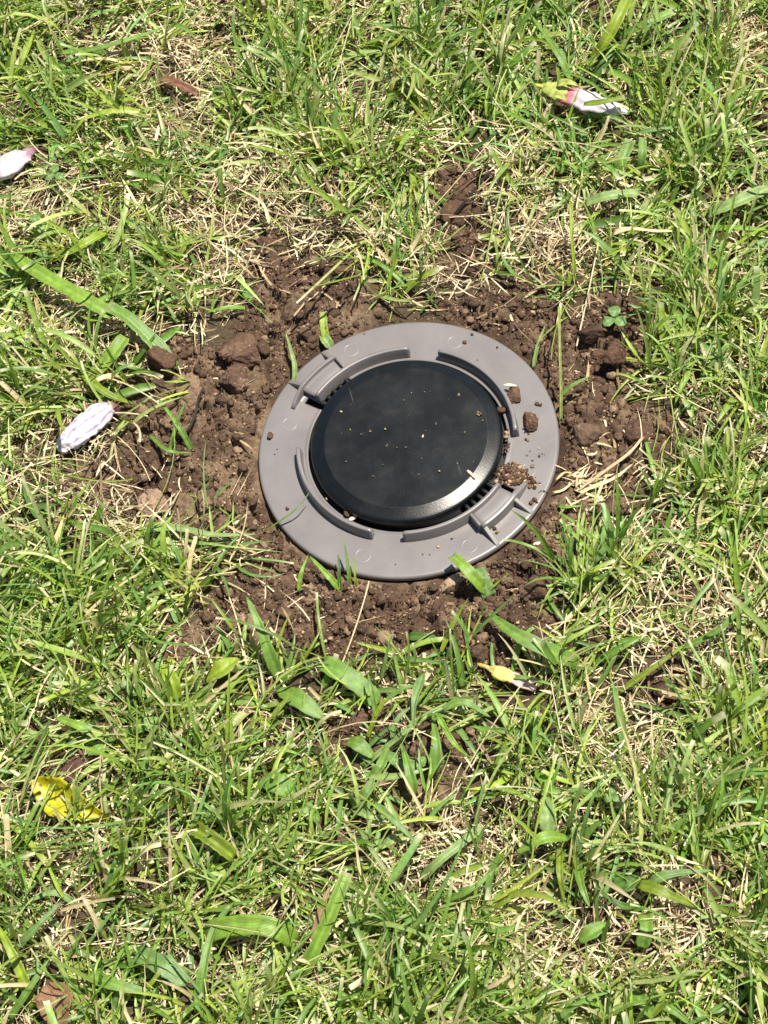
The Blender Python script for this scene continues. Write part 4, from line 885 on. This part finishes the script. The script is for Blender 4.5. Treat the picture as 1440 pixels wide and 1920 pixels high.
def tillers(n, box, seed, seg, ncross, leaves, scale=1.0, hole=None):
    r = np.random.default_rng(seed)
    xc, yc = turf_points(n//5+1, r, box); tid = np.repeat(np.arange(n//5+1), 5)[:n]
    spread = r.uniform(.003, .013, n//5+1)[tid]
    x = xc[tid]+r.normal(0, 1, n)*spread; y = yc[tid]+r.normal(0, 1, n)*spread
    taz = flow(xc, yc, r)[tid]; tel = r.uniform(4, 52, n//5+1)[tid]; tlen = r.uniform(.75, 1.35, n//5+1)[tid]; tdraw = r.random(n//5+1)[tid]
    so_ = soil_amount(x, y); stw = straw_amount(x, y)
    dens = np.clip(1-(so_+38)/38, .065, 1)*(1-.90*stw)*np.clip(.55+(n2(x, y, 22, 3, 61)-.4)*2.4, .25, 1)
    k = (tdraw*.7+r.random(n)*.3 < dens) & (np.hypot(x, y) > .106)
    if hole: k &= ~((x > hole[0]) & (x < hole[1]) & (y > hole[2]) & (y < hole[3]))
    x, y = x[k], y[k]; n = len(x); taz, tel, tlen = taz[k], tel[k], tlen[k]
    base = np.stack([x, y, ground_z(x, y)-.001], -1)
    az = taz+r.normal(0, .42, n); el = np.radians(np.clip(tel+r.normal(0, 13, n), 1, 72)); bend = np.radians(r.uniform(-35, 25, n))
    L = r.uniform(.012, .044, n)*tlen*scale*(.75+.5*n2(x, y, 12, 2, 91)); wd = r.uniform(.0009, .0015, n)
    cs = (G_YEL*.7+G_PALE*.3)[None]*r.uniform(.7, 1.15, (n, 1))
    z0 = np.zeros(n, bool)
    S = build_blades(base, az, el, bend, L, wd, cs*np.array([1.15, .95, .9]), cs, max(2, seg-2), z0, keel=.6, ncross=ncross, prof='stem', seed=seed+1)
    parts = [S]; ms = S[3].shape[1]
    gcol = green(n, r)
    for j in range(leaves):
        if j >= 2: kk = r.random(n) < .9-.14*(j-2)
        else: kk = np.ones(n, bool)
        ids = np.where(kk)[0]; nn = len(ids)
        tpos = np.clip((j+.5+r.uniform(-.4, .4, nn))/leaves, 0, 1)
        if j == 0: tpos[:] = 1
        f = tpos*(ms-1); i0 = np.minimum(f.astype(int), ms-2); fr = (f-i0)[:, None]
        b = S[3][ids, i0]*(1-fr)+S[3][ids, i0+1]*fr
        sgn = 1 if j % 2 else -1
        a2 = az[ids]+sgn*np.radians(r.uniform(15, 75, nn))*(0.3 if j == 0 else 1)
        e2 = np.clip(el[ids]+bend[ids]*tpos+np.radians(r.normal(4, 20, nn)), rad(-4), rad(78))
        len2 = r.uniform(.013, .043, nn)*tlen[ids]*scale*np.where(r.random(nn) < .12, 1.5, 1); w2 = np.clip(r.lognormal(math.log(.0024), .40, nn), .0010, .0056)
        bd = np.radians(r.normal(-32, 30, nn)); c = gcol[ids]*.55+green(nn, r)*.45
        dry = r.random(nn) < np.where(tpos < .4, .20, .03)
        c = np.where(dry[:, None], STRAW*r.uniform(.7, 1.15, (nn, 1)), c)
        ct = np.where((r.random(nn) < .14)[:, None], STRAW*.8, c*r.uniform(.9, 1.25, (nn, 1)))
        parts.append(build_blades(b, a2, e2, bd, len2, w2, c*np.array([1.08, 1.0, .95]), ct, seg, r.random(nn) < .22, twist=r.normal(0, .5, nn), keel=.20, ncross=ncross, seed=seed+10+j))
    return parts
CORE = (-.40, .43, -.50, .60)
parts = tillers(13800, CORE, 101, 5, 3, 6)
# long runners with few leaves, lying over the sward
rl = np.random.default_rng(303)
def runners(n, box, seed):
    r = np.random.default_rng(seed); x, y = turf_points(n, r, box)
    k = (r.random(n) < np.clip(1-(soil_amount(x, y)+18)/34, .05, 1)) & (np.hypot(x, y) > .115); x, y = x[k], y[k]; n = len(x)
    base = np.stack([x, y, ground_z(x, y)+r.uniform(-.001, .006, n)], -1)
    az = flow(x, y, r); c = green(n, r)*.5+G_YEL*.5
    c = np.where((r.random(n) < .35)[:, None], STRAW*r.uniform(.75, 1.15, (n, 1)), c)
    return [build_blades(base, az, np.radians(r.uniform(2, 42, n)), np.radians(r.uniform(-45, 8, n)), r.uniform(.03, .085, n), r.uniform(.0007, .0013, n), c, c*1.1, 6, np.zeros(n, bool), twist=r.normal(0, .5, n), keel=.55, prof='stem', jitter=.05, seed=seed)]
parts += runners(2300, CORE, 404)
def singles(n, box, seed, seg=5, ncross=3, hole=None):
    r = np.random.default_rng(seed); x, y = turf_points(n, r, box)
    k = (r.random(n) < np.clip(1-(soil_amount(x, y)+28)/34, .012, 1)*(1-.9*straw_amount(x, y))) & (np.hypot(x, y) > .107)
    if hole: k &= ~((x > hole[0]) & (x < hole[1]) & (y > hole[2]) & (y < hole[3]))
    x, y = x[k], y[k]; n = len(x)
    base = np.stack([x, y, ground_z(x, y)+r.uniform(-.001, .008, n)], -1)
    c = green(n, r)
    return [build_blades(base, flow(x, y, r)+r.normal(0, .6, n), np.radians(r.uniform(-2, 60, n)), np.radians(r.normal(-35, 25, n)), r.uniform(.014, .052, n), np.clip(r.lognormal(math.log(.0029), .42, n), .0011, .0070), c, c*1.1, seg, r.random(n) < .26, twist=r.normal(0, .5, n), keel=.22, ncross=ncross, seed=seed)]
parts += singles(7500, CORE, 505)
v, q, c = finish(parts)
link('grass', mesh_np('grass', v, q, col=c), M_GRASS, kind='stuff', label='green couch grass blades and runners of the lawn round the flange', cat='grass')
NG = len(q)
OUT = (-1.15, 1.15, -1.05, 1.55)
parts = tillers(18000, OUT, 909, 3, 2, 4, 1.15, hole=CORE) + singles(30000, OUT, 919, 3, 2, hole=CORE)
v, q, c = finish(parts)
link('surrounding_grass', mesh_np('surrounding_grass', v, q, col=c), M_GRASS, kind='stuff', label='lawn grass further away beyond the dug patch', cat='grass')
NG += len(q)
# dry straw thatch between the blades
def thatch(n, box, seed, seg=3, hole=None, soilp=.10, only=False):
    r = np.random.default_rng(seed); x, y = turf_points(n, r, box)
    sw = straw_amount(x, y)
    k = (r.random(n) < np.clip(1-(soil_amount(x, y)+20)/30, soilp, 1)*(sw if only else .36+.6*sw)) & (np.hypot(x, y) > .107)
    if hole: k &= ~((x > hole[0]) & (x < hole[1]) & (y > hole[2]) & (y < hole[3]))
    x, y = x[k], y[k]; n = len(x); insoil = soil_amount(x, y) > 8
    base = np.stack([x, y, ground_z(x, y)+np.where(insoil, r.uniform(.0005, .002, n), r.uniform(0, .016 if only else .010, n))], -1)
    kk = r.random(n)[:, None]
    c = np.where(kk < .62, STRAW, np.where(kk < .85, STRAW2, np.array([.17, .11, .06])))*r.uniform(.7, 1.2, (n, 1))
    el = np.where(insoil, r.normal(0, 4, n), r.normal(6, 13, n))
    return build_blades(base, r.uniform(0, 6.283, n), np.radians(el), np.radians(r.normal(-8, 16, n)), r.uniform(.006, .030, n), np.clip(r.lognormal(math.log(.00105), .42, n), .0005, .0030), c, c, seg, np.zeros(n, bool), twist=r.normal(0, .45, n), keel=.25, ncross=2, prof='leaf', seed=seed)
v, q, c = finish([thatch(54000, CORE, 606), thatch(52000, CORE, 607, only=True)])
link('dry_thatch', mesh_np('dry_thatch', v, q, col=c), M_STRAW, kind='stuff', label='bleached straw-coloured thatch lying between the green blades', cat='dry grass')
v, q, c = finish([thatch(52000, OUT, 616, 2, hole=CORE)])
link('surrounding_thatch', mesh_np('surrounding_thatch', v, q, col=c), M_STRAW, kind='stuff', label='straw-coloured thatch of the lawn further away', cat='dry grass')
print('grass quads', NG)
print('tris', sum(sum(len(p.vertices)-2 for p in o.data.polygons) for o in COL.objects if o.type == 'MESH' and len(o.data.polygons) < 4000)+2*NG)
